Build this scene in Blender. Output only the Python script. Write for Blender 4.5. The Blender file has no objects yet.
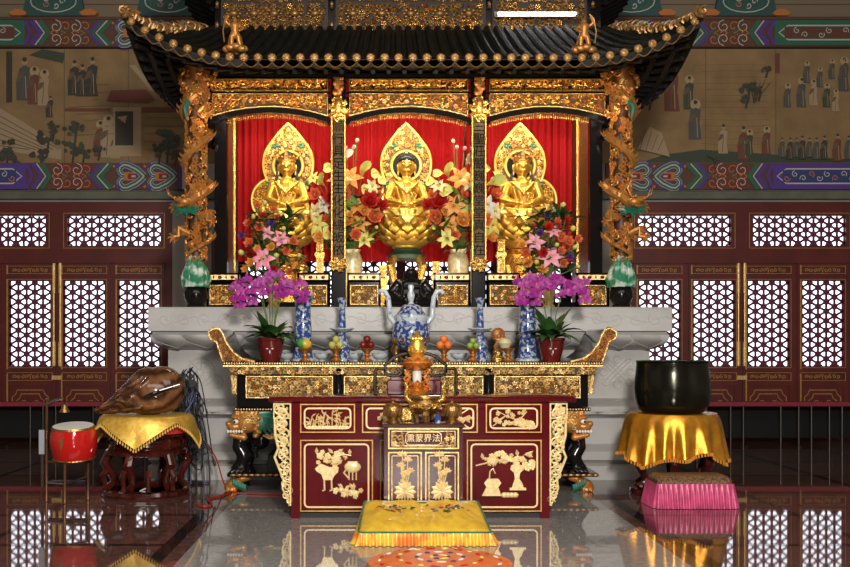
import bpy, math, random
from mathutils import Vector, Matrix, Euler
PI = math.pi
S = bpy.context.scene
COL = S.collection

# ------------------------------------------------------------ camera
cam_d = bpy.data.cameras.new('camera')
cam = bpy.data.objects.new('camera', cam_d); COL.objects.link(cam)
cam.location = (-0.35, 0, 1.35); cam.rotation_euler = (PI/2, 0, 0)
cam_d.sensor_width = 36; cam_d.lens = 36*1000/850
cam_d.shift_x = 50/850; cam_d.shift_y = 61.5/850
cam_d.clip_end = 200
S.camera = cam

# ------------------------------------------------------------ world and lights
W = bpy.data.worlds.new('daylight'); S.world = W; W.use_nodes = True
W.node_tree.nodes['Background'].inputs[0].default_value = (0.93, 0.92, 1.0, 1)
W.node_tree.nodes['Background'].inputs[1].default_value = 2.6
S.view_settings.view_transform = 'Standard'; S.view_settings.look = 'None'
S.view_settings.exposure = 0.14; S.view_settings.gamma = 1
S.cycles.max_bounces = 6; S.cycles.glossy_bounces = 4; S.cycles.diffuse_bounces = 3
S.cycles.sample_clamp_indirect = 6

def area(name, loc, target, sx, sy, power, col=(1, 1, 1), spread=180):
    d = bpy.data.lights.new(name, 'AREA'); d.shape = 'RECTANGLE'; d.size = sx; d.size_y = sy
    d.energy = power; d.color = col; d.spread = math.radians(spread)
    o = bpy.data.objects.new(name, d); COL.objects.link(o); o.location = loc
    o.rotation_euler = (Vector(target)-Vector(loc)).to_track_quat('-Z', 'Y').to_euler()
    return o
area('entrance_daylight', (0.3, -2.6, 1.7), (0.3, 10, 1.2), 1.0, 2.2, 70, (1, 0.97, 0.94))
area('front_fill_light', (0.4, -0.6, 3.4), (0, 9.5, 1.2), 0.7, 0.7, 640, (1, 0.95, 0.88))  # added frontal fill beside the camera, not a lamp of the hall
area('overhead_fill_light', (0, 3.6, 6.7), (0, 9.0, 1.0), 9, 3.5, 380, (1, 0.93, 0.84))  # added soft overhead fill for the fronts, no actual ceiling fixture
area('lintel_fill_light', (0, 10.0, 3.5), (0, 10.42, 4.0), 4.2, 0.08, 13, (1, 0.8, 0.55), 100)  # added hidden strip that brightens the lintel carvings under the eaves
for sx_ in (-1.35, 0, 1.35):
    area('shrine_lamp_light', (sx_, 10.72, 3.98), (sx_, 11.5, 3.0), 1.0, 0.12, 19, (1, 0.82, 0.5))
area('lower_shrine_light', (0, 10.6, 1.9), (0, 11.5, 3.1), 3.4, 0.1, 10, (1, 0.8, 0.5))

# ------------------------------------------------------------ mesh builder
class MB:
    def __init__(s): s.v = []; s.f = []; s.m = []
    def add(s, vs, fs, m=0):
        b = len(s.v); s.v.extend([tuple(p) for p in vs])
        for f in fs: s.f.append(tuple(i+b for i in f)); s.m.append(m)
        return s
    def box(s, x0, x1, y0, y1, z0, z1, m=0):
        return s.add([(x0,y0,z0),(x1,y0,z0),(x1,y1,z0),(x0,y1,z0),(x0,y0,z1),(x1,y0,z1),(x1,y1,z1),(x0,y1,z1)],
              [(3,2,1,0),(4,5,6,7),(0,1,5,4),(1,2,6,5),(2,3,7,6),(3,0,4,7)], m)
    def cbox(s, x0, x1, y0, y1, z0, z1, c=.01, m=0):
        # chamfered box: front/back loop stack
        def ring(i, z): return [(x0+i,y0+i,z),(x1-i,y0+i,z),(x1-i,y1-i,z),(x0+i,y1-i,z)]
        def oct_(z, e):
            a,b,cc,d = x0+e,x1-e,y0+e,y1-e
            return [(a+c,cc,z),(b-c,cc,z),(b,cc+c,z),(b,d-c,z),(b-c,d,z),(a+c,d,z),(a,d-c,z),(a,cc+c,z)]
        vs = oct_(z0,c)+oct_(z0+c,0)+oct_(z1-c,0)+oct_(z1,c)
        fs = [tuple(range(7,-1,-1)), tuple(range(24,32))]
        for k in range(3):
            for i in range(8):
                j = (i+1) % 8; fs.append((k*8+i, k*8+j, k*8+8+j, k*8+8+i))
        return s.add(vs, fs, m)
    def loft(s, rings, m=0, caps=True, closed=True):
        n = len(rings[0]); vs = [p for r in rings for p in r]; fs = []
        for k in range(len(rings)-1):
            for i in range(n if closed else n-1):
                j = (i+1) % n; fs.append((k*n+i, k*n+j, (k+1)*n+j, (k+1)*n+i))
        if caps and closed:
            fs.append(tuple(range(n-1,-1,-1))); fs.append(tuple(range((len(rings)-1)*n, len(rings)*n)))
        return s.add(vs, fs, m)
    def tube(s, pts, r, n=6, m=0, flat=1.0, caps=True):
        pts = [Vector(p) for p in pts]; L = len(pts)
        if L < 2: return s
        rings = []; up = None
        for i, p in enumerate(pts):
            t = (pts[min(i+1,L-1)]-pts[max(i-1,0)])
            t = t.normalized() if t.length > 1e-9 else Vector((0,0,1))
            if up is None:
                up = Vector((0,1,0)) if abs(t.y) < .9 else Vector((0,0,1))
            a = up.cross(t)
            if a.length < 1e-4: a = Vector((1,0,0)).cross(t)
            a.normalize(); b = t.cross(a).normalized(); up = b
            rr = r[i] if isinstance(r, (list,tuple)) else r
            rings.append([p+a*(rr*math.cos(2*PI*k/n))+b*(rr*flat*math.sin(2*PI*k/n)) for k in range(n)])
        return s.loft(rings, m, caps)
    def lathe(s, prof, c=(0,0,0), n=20, m=0, sx=1, sy=1, phase=0):
        rings = [[(c[0]+max(r,1e-4)*sx*math.cos(2*PI*k/n+phase), c[1]+max(r,1e-4)*sy*math.sin(2*PI*k/n+phase), c[2]+z) for k in range(n)] for r, z in prof]
        return s.loft(rings, m)
    def ell(s, c, r, nu=12, nv=8, m=0, rot=None):
        if not isinstance(r, (tuple,list)): r = (r,r,r)
        rings = []
        for j in range(nv+1):
            ph = -PI/2+PI*j/nv; cr = max(math.cos(ph), 1e-3)
            ring = [Vector((r[0]*cr*math.cos(2*PI*i/nu), r[1]*cr*math.sin(2*PI*i/nu), r[2]*math.sin(ph))) for i in range(nu)]
            if rot: ring = [rot @ p for p in ring]
            rings.append([Vector(c)+p for p in ring])
        return s.loft(rings, m)
    def cap(s, p, q, r1, r2, n=10, m=0):
        s.ell(p, r1, n, 6, m); s.ell(q, r2, n, 6, m); return s.tube([p,q],[r1,r2],n,m)
    def prism(s, poly, y0, y1, m=0):
        # polygon in XZ extruded along Y
        n = len(poly); vs = [(x,y0,z) for x,z in poly]+[(x,y1,z) for x,z in poly]
        fs = [tuple(range(n)), tuple(range(2*n-1,n-1,-1))]+[(i+n,(i+1)%n+n,(i+1)%n,i) for i in range(n)]
        return s.add(vs, fs, m)
    def strip(s, pts, w, y, m=0, th=0):
        # flat ribbon in XZ facing -Y
        n = len(pts); L = []; R = []
        for i in range(n):
            a = pts[max(i-1,0)]; b = pts[min(i+1,n-1)]; dx, dz = b[0]-a[0], b[1]-a[1]
            l = math.hypot(dx,dz) or 1; ww = w[i] if isinstance(w,(list,tuple)) else w
            nx, nz = -dz/l*ww/2, dx/l*ww/2
            L.append((pts[i][0]+nx, y, pts[i][1]+nz)); R.append((pts[i][0]-nx, y, pts[i][1]-nz))
        if th:
            for i in range(n-1):
                q = [R[i],R[i+1],L[i+1],L[i]]
                s.add(q+[(a,y+th,c) for a,_,c in q], [(0,1,2,3),(7,6,5,4),(0,4,5,1),(1,5,6,2),(2,6,7,3),(3,7,4,0)], m)
            return s
        return s.add(L+R, [(n+i,n+i+1,i+1,i) for i in range(n-1)], m)
    def grid(s, fn, nu, nv, m=0, wrap=False):
        vs = [fn(i/nu, j/nv) for j in range(nv+1) for i in range(nu+1)]
        return s.add(vs, [(j*(nu+1)+i, j*(nu+1)+i+1, (j+1)*(nu+1)+i+1, (j+1)*(nu+1)+i) for j in range(nv) for i in range(nu)], m)
    def xf(s, M, start=0):
        for i in range(start, len(s.v)): s.v[i] = tuple(M @ Vector(s.v[i]))
        return s
    def merge(s, o, M=None, moff=0):
        b = len(s.v)
        s.v.extend([tuple(M @ Vector(p)) for p in o.v] if M else o.v)
        s.f.extend([tuple(i+b for i in f) for f in o.f]); s.m.extend([m+moff for m in o.m]); return s
    def build(s, name, mats, parent=None, loc=None, smooth=True, ang=42, bevel=0):
        me = bpy.data.meshes.new(name); me.from_pydata(s.v, [], s.f)
        if not isinstance(mats, (list,tuple)): mats = [mats]
        for mt in mats: me.materials.append(mt)
        if len(mats) > 1:
            me.polygons.foreach_set('material_index', s.m)
        if smooth:
            me.polygons.foreach_set('use_smooth', [True]*len(me.polygons))
            me.set_sharp_from_angle(angle=math.radians(ang))
        me.update()
        o = bpy.data.objects.new(name, me); COL.objects.link(o)
        if parent: o.parent = parent
        if loc: o.location = loc
        if bevel:
            b = o.modifiers.new('bevel','BEVEL'); b.width = bevel; b.segments = 2; b.limit_method = 'ANGLE'
        return o

def tag(o, label=None, cat=None, group=None, kind=None):
    if label: o['label'] = label
    if cat: o['category'] = cat
    if group: o['group'] = group
    if kind: o['kind'] = kind
    return o
def thing(name, label, cat, loc=(0,0,0), rz=0, group=None):
    o = bpy.data.objects.new(name, None); COL.objects.link(o); o.empty_display_size = .1
    o.location = loc; o.rotation_euler = (0,0,rz)
    return tag(o, label, cat, group)
def kids(o): return [c for c in bpy.data.objects if c.parent == o]
def dup(o, loc, label, rz=None, group=None, mirror=False):
    r = o.copy(); COL.objects.link(r); r.location = loc; r['label'] = label
    if group: r['group'] = group
    if rz is not None: r.rotation_euler = (0,0,rz)
    if mirror: r.scale = (-o.scale[0], o.scale[1], o.scale[2])
    for ch in kids(o):
        c = ch.copy(); COL.objects.link(c); c.parent = r
        for g in kids(ch):
            d = g.copy(); COL.objects.link(d); d.parent = c
    return r
def bake(o):
    dg = bpy.context.evaluated_depsgraph_get(); me = bpy.data.meshes.new_from_object(o.evaluated_get(dg))
    old = o.data; o.modifiers.clear(); o.data = me; bpy.data.meshes.remove(old); me.name = o.name
    return o
def blob(mb, name, mt, parent=None, voxel=.012, sm=4, loc=None):
    o = mb.build(name, mt, parent, loc, smooth=False)
    r = o.modifiers.new('r','REMESH'); r.mode = 'VOXEL'; r.voxel_size = voxel; r.use_smooth_shade = True
    q = o.modifiers.new('s','SMOOTH'); q.iterations = sm; q.factor = .5
    bake(o); o.data.polygons.foreach_set('use_smooth', [True]*len(o.data.polygons)); return o
def text(name, body, size, mt, loc, parent=None, th=.003, label=None):
    cu = bpy.data.curves.new(name, 'FONT'); cu.body = body; cu.size = size; cu.extrude = th
    cu.align_x = 'CENTER'; cu.align_y = 'CENTER'; cu.space_line = 1.0
    t = bpy.data.objects.new('tmp', cu); COL.objects.link(t)
    dg = bpy.context.evaluated_depsgraph_get(); me = bpy.data.meshes.new_from_object(t.evaluated_get(dg))
    bpy.data.objects.remove(t); me.materials.clear(); me.materials.append(mt)
    me.transform(Matrix.Rotation(PI/2, 4, 'X'))
    o = bpy.data.objects.new(name, me); COL.objects.link(o); o.location = loc
    if parent: o.parent = parent
    return o
def at(px, py, D): return ((px-375)*D/1000-.35, D, 1.35+(345-py)*D/1000)
def ax(px, D): return (px-375)*D/1000-.35
def az(py, D): return 1.35+(345-py)*D/1000

# ------------------------------------------------------------ materials
def mat(name, col, rough=.5, metal=0, col2=None, scale=20, bump=0, bscale=60, coat=0, detail=3, emit=0, sheen=0, contrast=None, trans=0, spec=None):
    m = bpy.data.materials.new(name); m.use_nodes = True; nt = m.node_tree; b = nt.nodes['Principled BSDF']
    b.inputs['Base Color'].default_value = (*col,1); b.inputs['Roughness'].default_value = rough
    b.inputs['Metallic'].default_value = metal; b.inputs['Coat Weight'].default_value = coat
    b.inputs['Coat Roughness'].default_value = .08
    if spec is not None: b.inputs['Specular IOR Level'].default_value = spec
    if trans: b.inputs['Transmission Weight'].default_value = trans
    if sheen: b.inputs['Sheen Weight'].default_value = sheen
    if emit: b.inputs['Emission Color'].default_value = (*col,1); b.inputs['Emission Strength'].default_value = emit
    tc = nt.nodes.new('ShaderNodeTexCoord')
    if col2:
        n = nt.nodes.new('ShaderNodeTexNoise'); n.inputs['Scale'].default_value = scale; n.inputs['Detail'].default_value = detail
        r = nt.nodes.new('ShaderNodeValToRGB'); lo, hi = contrast or (.35,.65)
        r.color_ramp.elements[0].position = lo; r.color_ramp.elements[1].position = hi
        r.color_ramp.elements[0].color = (*col,1); r.color_ramp.elements[1].color = (*col2,1)
        nt.links.new(tc.outputs['Object'], n.inputs['Vector']); nt.links.new(n.outputs['Fac'], r.inputs['Fac'])
        nt.links.new(r.outputs['Color'], b.inputs['Base Color'])
    if bump:
        n = nt.nodes.new('ShaderNodeTexNoise'); n.inputs['Scale'].default_value = bscale; n.inputs['Detail'].default_value = 4
        bp = nt.nodes.new('ShaderNodeBump'); bp.inputs['Strength'].default_value = bump; bp.inputs['Distance'].default_value = .01
        nt.links.new(tc.outputs['Object'], n.inputs['Vector']); nt.links.new(n.outputs['Fac'], bp.inputs['Height'])
        nt.links.new(bp.outputs['Normal'], b.inputs['Normal'])
    return m
gold = mat('polished_gold', (.90,.62,.15), .34, .8, (.78,.46,.07), 9, .15, 30)
gold_leaf = mat('carved_gold', (.95,.62,.17), .24, .85, (.6,.3,.06), 40, .5, 120)
gold_pale = mat('pale_gold_paint', (.90,.66,.28), .28, .5, (.66,.4,.12), 50, .4, 110)
cream_gold = mat('cream_gold_relief', (.88,.70,.36), .35, .15, (.72,.5,.2), 40)
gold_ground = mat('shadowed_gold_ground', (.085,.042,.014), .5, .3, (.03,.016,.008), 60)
gold_line = mat('gold_line_paint', (.8,.58,.28), .4, .2)
gold_dim = mat('faded_gold_paint', (.62,.36,.10), .38, .35, (.45,.24,.06), 30)
gold_orange = mat('orange_gilding', (.62,.22,.05), .38, .45, (.42,.22,.05), 16, .3, 60)
gold_dark = mat('tarnished_gilding', (.42,.24,.08), .42, .6, (.26,.13,.04), 30, .3, 60)
col_brown = mat('dark_red_brown_wood', (.12,.04,.014), .5, .1, (.05,.02,.01), 20)
bronze = mat('aged_bronze', (.3,.16,.06), .3, .9, (.5,.28,.08), 60, .4, 90)
copper = mat('copper_stand', (.6,.2,.06), .25, .7, (.75,.4,.1), 30)
lacquer = mat('black_lacquer', (.008,.007,.007), .13, 0, spec=.25)
black_sat = mat('black_wood', (.012,.011,.010), .5, spec=.2)
roof_m = mat('dark_glazed_tile', (.008,.009,.007), .45, 0, (.014,.013,.010), 12, spec=.15)
pot_dark = mat('dark_gap', (.02,.012,.008), .6)
door_red = mat('door_red_wood', (.14,.016,.013), .42, 0, (.1,.012,.010), 3)
door_dark = mat('lattice_purple_wood', (.12,.018,.05), .5)
maroon = mat('maroon_lacquer', (.115,.007,.009), .12, 0, (.08,.005,.007), 4, coat=.15)
maroon_b = mat('brown_lacquer', (.075,.018,.02), .15, 0, (.05,.014,.016), 6, coat=.4)
rosewood = mat('dark_rosewood', (.07,.010,.006), .15, 0, (.035,.006,.004), 8, coat=.5)
marble = mat('grey_marble', (.40,.385,.37), .42, 0, (.50,.485,.465), 2.5, .05, 40, detail=6)
plaster = mat('grey_plaster', (.37,.34,.30), .5, 0, (.32,.295,.26), 2)
cornice_m = mat('grey_green_stone', (.14,.145,.10), .6, 0, (.10,.11,.08), 5)
curtain_m = mat('red_velvet', (.36,.006,.010), .8, 0, spec=.2)
canvas = mat('brown_painted_canvas', (.31,.195,.085), .8, 0, (.23,.145,.065), 3, detail=5)
def flat(n, c, r=.7): return mat(n, c, r)
mu_dark = flat('ink_brown', (.05,.04,.03)); mu_green = flat('dull_green_paint', (.05,.065,.04)); mu_red = flat('dull_red_paint', (.16,.05,.03))
mu_pale = flat('pale_ochre_paint', (.38,.27,.16)); mu_line = flat('sepia_line', (.13,.09,.055)); mu_grey = flat('slate_paint', (.08,.08,.07)); mu_halo = flat('halo_ochre', (.42,.3,.15))
b_purple = flat('purple_paint', (.09,.04,.26)); b_green = flat('green_paint', (.03,.13,.075)); b_white = flat('white_paint', (.5,.48,.42)); b_red = flat('red_paint', (.2,.022,.015))
b_blue = flat('blue_paint', (.035,.05,.16)); b_orange = flat('orange_paint', (.5,.17,.04)); b_teal = flat('teal_paint', (.03,.085,.08)); b_brown = flat('brown_paint', (.12,.05,.03)); b_tan = flat('tan_boards', (.2,.155,.1))
BM = [b_brown,b_purple,b_green,b_white,b_red,b_blue,b_orange,b_teal,b_tan]
porcelain_w = mat('white_porcelain', (.62,.66,.68), .12, 0, coat=.4)
porcelain = mat('blue_and_white_porcelain', (.03,.06,.24), .12, 0, (.42,.48,.5), 30, detail=4, contrast=(.50,.57), coat=.4)
porcelain_l = mat('pale_porcelain', (.2,.27,.42), .12, 0, (.55,.62,.66), 30, detail=3, contrast=(.36,.46), coat=.4)
pot_red = mat('glazed_red_pot', (.13,.012,.01), .15, 0, coat=.5)
leaf_m = mat('dark_green_leaf', (.022,.075,.018), .3, 0, (.045,.12,.03), 18)
leaf_l = mat('light_green_leaf', (.22,.34,.05), .4, 0, (.12,.22,.04), 18)
stem_m = mat('green_stem', (.1,.16,.04), .5)
magenta = mat('magenta_petal', (.40,.012,.24), .5, 0, (.22,.008,.17), 30)
pink = mat('pink_petal', (.85,.22,.32), .5, 0, (.8,.42,.45), 20)
coral = mat('coral_petal', (.8,.13,.06), .5, 0, (.7,.22,.08), 20)
redp = mat('red_petal', (.6,.02,.015), .5, 0, (.45,.015,.02), 20)
orangep = mat('orange_petal', (.85,.28,.05), .5, 0, (.8,.42,.1), 20)
yellowp = mat('yellow_petal', (.75,.62,.12), .5, 0, (.6,.66,.2), 20)
creamp = mat('cream_petal', (.8,.68,.4), .5, 0, (.7,.6,.25), 20)
whitep = mat('white_petal', (.8,.74,.66), .5)
purplep = mat('violet_petal', (.14,.05,.25), .5)
chrome = mat('chrome', (.6,.6,.6), .2, 1)
green_w = mat('green_wave_glaze', (.02,.2,.10), .25, 0, (.5,.6,.5), 9, contrast=(.5,.62), coat=.3)
green_b = mat('bright_green_paint', (.012,.17,.10), .35, 0, (.02,.11,.07), 20)
white_m = mat('ivory_white', (.75,.72,.66), .35)
eye_m = mat('black_eye', (.01,.01,.01), .1)
# ------------------------------------------------------------ ornament generators
def spiral(c, R, turns, a0, sgn=1, n=12, k=.22):
    return [(c[0]+(R*(1-(1-k)*i/n))*math.cos(a0+sgn*2*PI*turns*i/n), c[1]+(R*(1-(1-k)*i/n))*math.sin(a0+sgn*2*PI*turns*i/n)) for i in range(n+1)]
def carve(mb, x0, x1, z0, z1, y, cell=.05, seed=0, mask=None, m=0, m2=None, relief=1.0, dens=1.0):
    """openwork scrolls, leaves and blossoms standing proud of a panel (towards -Y)"""
    R = random.Random(seed); nx = max(1, round((x1-x0)/cell)); nz = max(1, round((z1-z0)/cell))
    cx = (x1-x0)/nx; cz = (z1-z0)/nz
    for i in range(nx):
        for j in range(nz):
            if R.random() > dens: continue
            c = (x0+(i+.5)*cx+R.uniform(-.12,.12)*cx, z0+(j+.5)*cz+R.uniform(-.12,.12)*cz)
            if mask and not mask(*c): continue
            r = min(cx,cz)*.70; k = R.random(); mm = m2 if (m2 is not None and R.random() < .25) else m
            if k < .5:
                p = spiral(c, r, R.uniform(.9,1.3), R.uniform(0,2*PI), R.choice((-1,1)), 9)
                mb.tube([(a, y-r*.25*relief-(q*.03*r), b) for q,(a,b) in enumerate(p)], [r*(.34-.016*q) for q in range(len(p))], 4, mm, 1.2)
            elif k < .75:
                a0 = R.uniform(0,2*PI)
                for q in range(5):
                    a = a0+q*2*PI/5; d = r*.55
                    mb.ell((c[0]+d*math.cos(a), y-r*.3*relief, c[1]+d*math.sin(a)), (r*.36,r*.3*relief,r*.36), 6, 4, mm)
                mb.ell((c[0],y-r*.55*relief,c[1]), r*.25, 6, 4, mm)
            else:
                a0 = R.uniform(0,2*PI)
                for q in range(3):
                    a = a0+q*.9; ca, sa = math.cos(a), math.sin(a); w = r*.3
                    pts = [(c[0],c[1]),(c[0]+ca*r*.5-sa*w,c[1]+sa*r*.5+ca*w),(c[0]+ca*r*1.15,c[1]+sa*r*1.15),(c[0]+ca*r*.5+sa*w,c[1]+sa*r*.5-ca*w)]
                    b = (c[0]+ca*r*.5, y-r*.6*relief, c[1]+sa*r*.5)
                    vs = [(px,y,pz) for px,pz in pts]+[b]
                    mb.add(vs, [(1,0,4),(2,1,4),(3,2,4),(0,3,4)], mm)
    return mb
def frame(mb, x0, x1, z0, z1, y0, y1, w, m=0):
    mb.box(x0,x1,y0,y1,z1-w,z1,m); mb.box(x0,x1,y0,y1,z0,z0+w,m)
    mb.box(x0,x0+w,y0,y1,z0+w,z1-w,m); mb.box(x1-w,x1,y0,y1,z0+w,z1-w,m); return mb
def rframe(mb, x0, x1, z0, z1, y, w, c, th, m=0):
    """frame line with cut-in rounded corners"""
    pts = []
    for (cx, cz, a0) in ((x1-c,z1-c,0),(x0+c,z1-c,PI/2),(x0+c,z0+c,PI),(x1-c,z0+c,1.5*PI)):
        for k in range(4):
            a = a0+k/3*PI/2; pts.append((cx+c*math.cos(a), cz+c*math.sin(a)))
    pts.append(pts[0]); return mb.strip(pts, w, y-th, m, th)
def clip(p, q, x0, x1, z0, z1):
    t0, t1 = 0, 1; dx, dz = q[0]-p[0], q[1]-p[1]
    for a, b in ((-dx,p[0]-x0),(dx,x1-p[0]),(-dz,p[1]-z0),(dz,z1-p[1])):
        if abs(a) < 1e-9:
            if b < 0: return None
        else:
            t = b/a
            if a < 0: t0 = max(t0,t)
            else: t1 = min(t1,t)
    if t0 >= t1-1e-4: return None
    return (p[0]+dx*t0,p[1]+dz*t0),(p[0]+dx*t1,p[1]+dz*t1)
def lattice(mb, x0, x1, z0, z1, y, ncol, s=None, w=.030, th=.022, m=0):
    dx = (x1-x0)/ncol; s = s or dx*1.155
    def bar(a, b, ww=w):
        c = clip(a, b, x0, x1, z0, z1)
        if c: mb.strip([c[0],c[1]], ww, y, m, th)
    for i in range(ncol+1): bar((x0+i*dx+(1e-4 if i==0 else -1e-4 if i==ncol else 0),z0-1),(x0+i*dx+(1e-4 if i==0 else -1e-4 if i==ncol else 0),z1+1))
    W_ = x1-x0; n = int((z1-z0+W_/dx*s/2)/s)+3
    for k in range(-n, n+1):
        b = z0+k*s+.25*s
        bar((x0,b),(x1,b+ncol*s/2)); bar((x0,b),(x1,b-ncol*s/2))
    for i in range(ncol+1):
        for k in range(-1, int((z1-z0)/s)+2):
            cx, cz = x0+i*dx, z0+k*s+.25*s+(s/2 if i%2 else 0)
            if z0 < cz < z1:
                h = [(cx+w*1.5*math.cos(q*PI/3), cz+w*1.5*math.sin(q*PI/3)) for q in range(6)]
                if cx-w*1.5 > x0-.02 and cx+w*1.5 < x1+.02: mb.prism(h, y-.001, y+th+.001, m)
    return mb

# ------------------------------------------------------------ room
YW = 14.36
def st(name, mb, mats, **k): return tag(mb.build(name, mats, **k), kind='structure')
fb = MB(); fb.box(-8.3,8.3,-3.2,15.0,-.2,0, 0)
fb.box(-1.58,1.58,-3,14.3,-.001,.0006,1)
for s_ in (-1,1):
    a, b = sorted((s_*1.68, s_*1.78)); fb.box(a,b,-3,14.3,-.001,.0007,2)
    for k in range(-1,10):
        yy = 7.94-1.19*6+1.19*(k+3); a, b = sorted((s_*1.78, s_*8.2)); fb.box(a,b,yy-.035,yy+.035,-.001,.0007,2)
    for xx in (3.0,4.2,5.4,6.6):
        fb.box(s_*xx-.03,s_*xx+.03,-3,14.3,-.001,.0008,2)
def polished(n, c, c2, sc, rough=.045, ior=1.75):
    m = mat(n, c, rough, 0, c2, sc, detail=8); b = m.node_tree.nodes['Principled BSDF']; b.inputs['IOR'].default_value = ior; return m
st('floor', fb, [polished('brown_granite',(.15,.07,.055),(.07,.04,.033),14,.03), polished('grey_granite',(.30,.28,.27),(.22,.21,.20),20,.03), polished('black_granite',(.014,.012,.012),(.02,.018,.018),30)])
st('ceiling', MB().box(-8.3,8.3,-3.2,15,6.9,7.1), mat('ceiling_boards',(.1,.085,.06),.7))
for s_, n_ in ((-1,'left'),(1,'right')):
    a, b = sorted((s_*8.0, s_*8.3)); st('wall_'+n_, MB().box(a,b,-3.2,15,0,6.9), plaster)
st('wall_front', MB().box(-8,8,-3.2,-3,0,6.9), door_red)
DC = 4.93; DW = 1.67; DT = 3.405
WX0, WX1, WZ0, WZ1 = -2.7, 2.75, 1.75, 2.85
wb = MB()
wb.box(-8,8,YW+.002,YW+.3,DT,6.9)
for x0,x1 in ((-8,-DC-DW),(-DC+DW,WX0),(WX1,DC-DW),(DC+DW,8)): wb.box(x0,x1,YW,YW+.3,0,DT)
wb.box(WX0,WX1,YW,YW+.3,0,WZ0); wb.box(WX0,WX1,YW,YW+.3,WZ1,DT)
st('wall_back', wb, plaster)
wn = MB(); frame(wn,WX0,WX1,WZ0,WZ1,YW+.02,YW+.14,.07,0)
for k in range(1,4):
    xx = WX0+(WX1-WX0)*k/4; wn.box(xx-.04,xx+.04,YW+.02,YW+.14,WZ0,WZ1,0)
win = st('window_1', wn, door_red)
for k in range(4):
    xa = WX0+(WX1-WX0)*k/4+.05; xb = WX0+(WX1-WX0)*(k+1)/4-.05
    lattice(MB(),xa,xb,WZ0+.07,WZ1-.07,YW+.07,11).build('lattice', door_dark, win, smooth=False)
# doors
def door_unit(idx, cx):
    f = MB(); y0, y1 = YW+.02, YW+.16
    f.box(-DW,DW,y0,y1,3.24,DT); f.box(-DW+.09,DW-.09,y0,y1,2.53,2.75); f.box(-DW,-DW+.09,y0,y1,0,3.24); f.box(DW-.09,DW,y0,y1,0,3.24)
    for q in (-.785,0,.785): f.box(q-.03,q+.03,y0+.06,y1,.08,2.53)
    for s_ in (-1,1):
        a,b = sorted((s_*1.53,s_*(DW-.09))); f.box(a,b,y0+.06,y1,.08,2.53)
    f.box(-.13,.13,y0,y1,2.75,3.24)
    for s_ in (-1,1):
        a,b = sorted((s_*1.525,s_*(DW-.09))); f.box(a,b,y0,y1,2.75,3.24)
    f.box(-DW+.09,DW-.09,y0,y1,0,.08)
    root = st('door_%d'%idx, f, door_red, loc=(cx,0,0), smooth=False)
    for s_ in (-1,1):
        a, b = sorted((s_*.145,s_*1.51))
        t = MB(); frame(t,a-.015,b+.015,2.75,3.24,y0-.0,y0+.1,.03); tr = t.build('transom', door_red, root, smooth=False)
        lattice(MB(),a+.01,b-.01,2.787,3.203,y0+.05,12).build('lattice', door_dark, tr, smooth=False)
        frame(MB(),a-.045,b+.045,2.74,3.25,y0-.006,y0+.004,.008).build('gilding', gold_dim, tr, smooth=False)
    for q in (-1.1775,-.3925,.3925,1.1775):
        l = MB(); x0, x1 = q-.37, q+.37; yy0, yy1 = YW+.05, YW+.12
        l.box(x0,q-.297,yy0,yy1,.08,2.53); l.box(q+.297,x1,yy0,yy1,.08,2.53)
        for z0,z1 in ((.08,.2),(.76,.83),(.96,1.048),(2.27,2.36),(2.5,2.53)): l.box(q-.297,q+.297,yy0,yy1,z0,z1)
        for z0,z1 in ((.2,.76),(.83,.96),(2.36,2.5)): l.box(q-.297,q+.297,yy0+.02,yy1,z0,z1)
        lf = l.build('door_leaf', door_red, root, smooth=False)
        lattice(MB(),q-.297,q+.297,1.048,2.27,YW+.075,5).build('lattice', door_dark, lf, smooth=False)
        g = MB(); y = yy0-.004
        for z0,z1 in ((1.02,2.3),(2.375,2.49),(.835,.955)):
            frame(g,q-.325,q+.325,z0,z1,y,y+.006,.007)
        g.box(q-.335,q-.315,y-.004,y+.006,.1,.93); g.box(q-.335,q-.315,y-.004,y+.006,1.0,2.3); g.box(q-.335,q-.315,y-.004,y+.006,2.37,2.5)
        yb = yy0+.012
        for zc in (.895,2.43):
            for s_ in (-1,1):
                for k in range(4):
                    p = spiral((q+s_*(.05+.058*k), zc), .03, 1.1, k*1.3, s_*(1 if k%2 else -1), 8)
                    g.strip(p, .009, yb, 0, .012)
            g.strip([(q-.02,zc+.035),(q,zc+.01),(q+.02,zc+.035)], .008, yb, 0, .012); g.strip([(q,zc+.02),(q,zc-.035)], .01, yb, 0, .012)
        for e, top in ((.26,.70),(.20,.645)):
            g.strip([(q-e,.22),(q-e,top-.1),(q-e+.05,top-.06),(q-e+.07,top),(q+e-.07,top),(q+e-.05,top-.06),(q+e,top-.1),(q+e,.22)], .012, yb, 0, .012)
        for s_ in (-1,1): g.strip([(q+s_*(.03+.02*k), .5+.05*math.sin(k/6*PI)) for k in range(7)], .011, yb, 0, .012)
        g.build('gilding', gold_dim, lf, smooth=False)
        h = MB()
        if abs(q) < .5:
            s_ = 1 if q > 0 else -1
            h.cap((s_*.045,yy0-.01,1.05),(s_*.045,yy0-.01,2.6),.013,.013,8); h.box(s_*.045-.02,s_*.045+.02,yy0-.012,yy0+.002,2.1,2.6)
            h.box(s_*.045-.025,s_*.045+.025,yy0-.012,yy0+.002,1.05,1.4)
            if s_ > 0: h.box(-.07,.07,yy0-.03,yy0-.012,.85,.91)
            h.build('door_pull', gold_pale if s_ else gold, lf)
    return root
door_unit(1,-DC); door_unit(2,DC)
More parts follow.
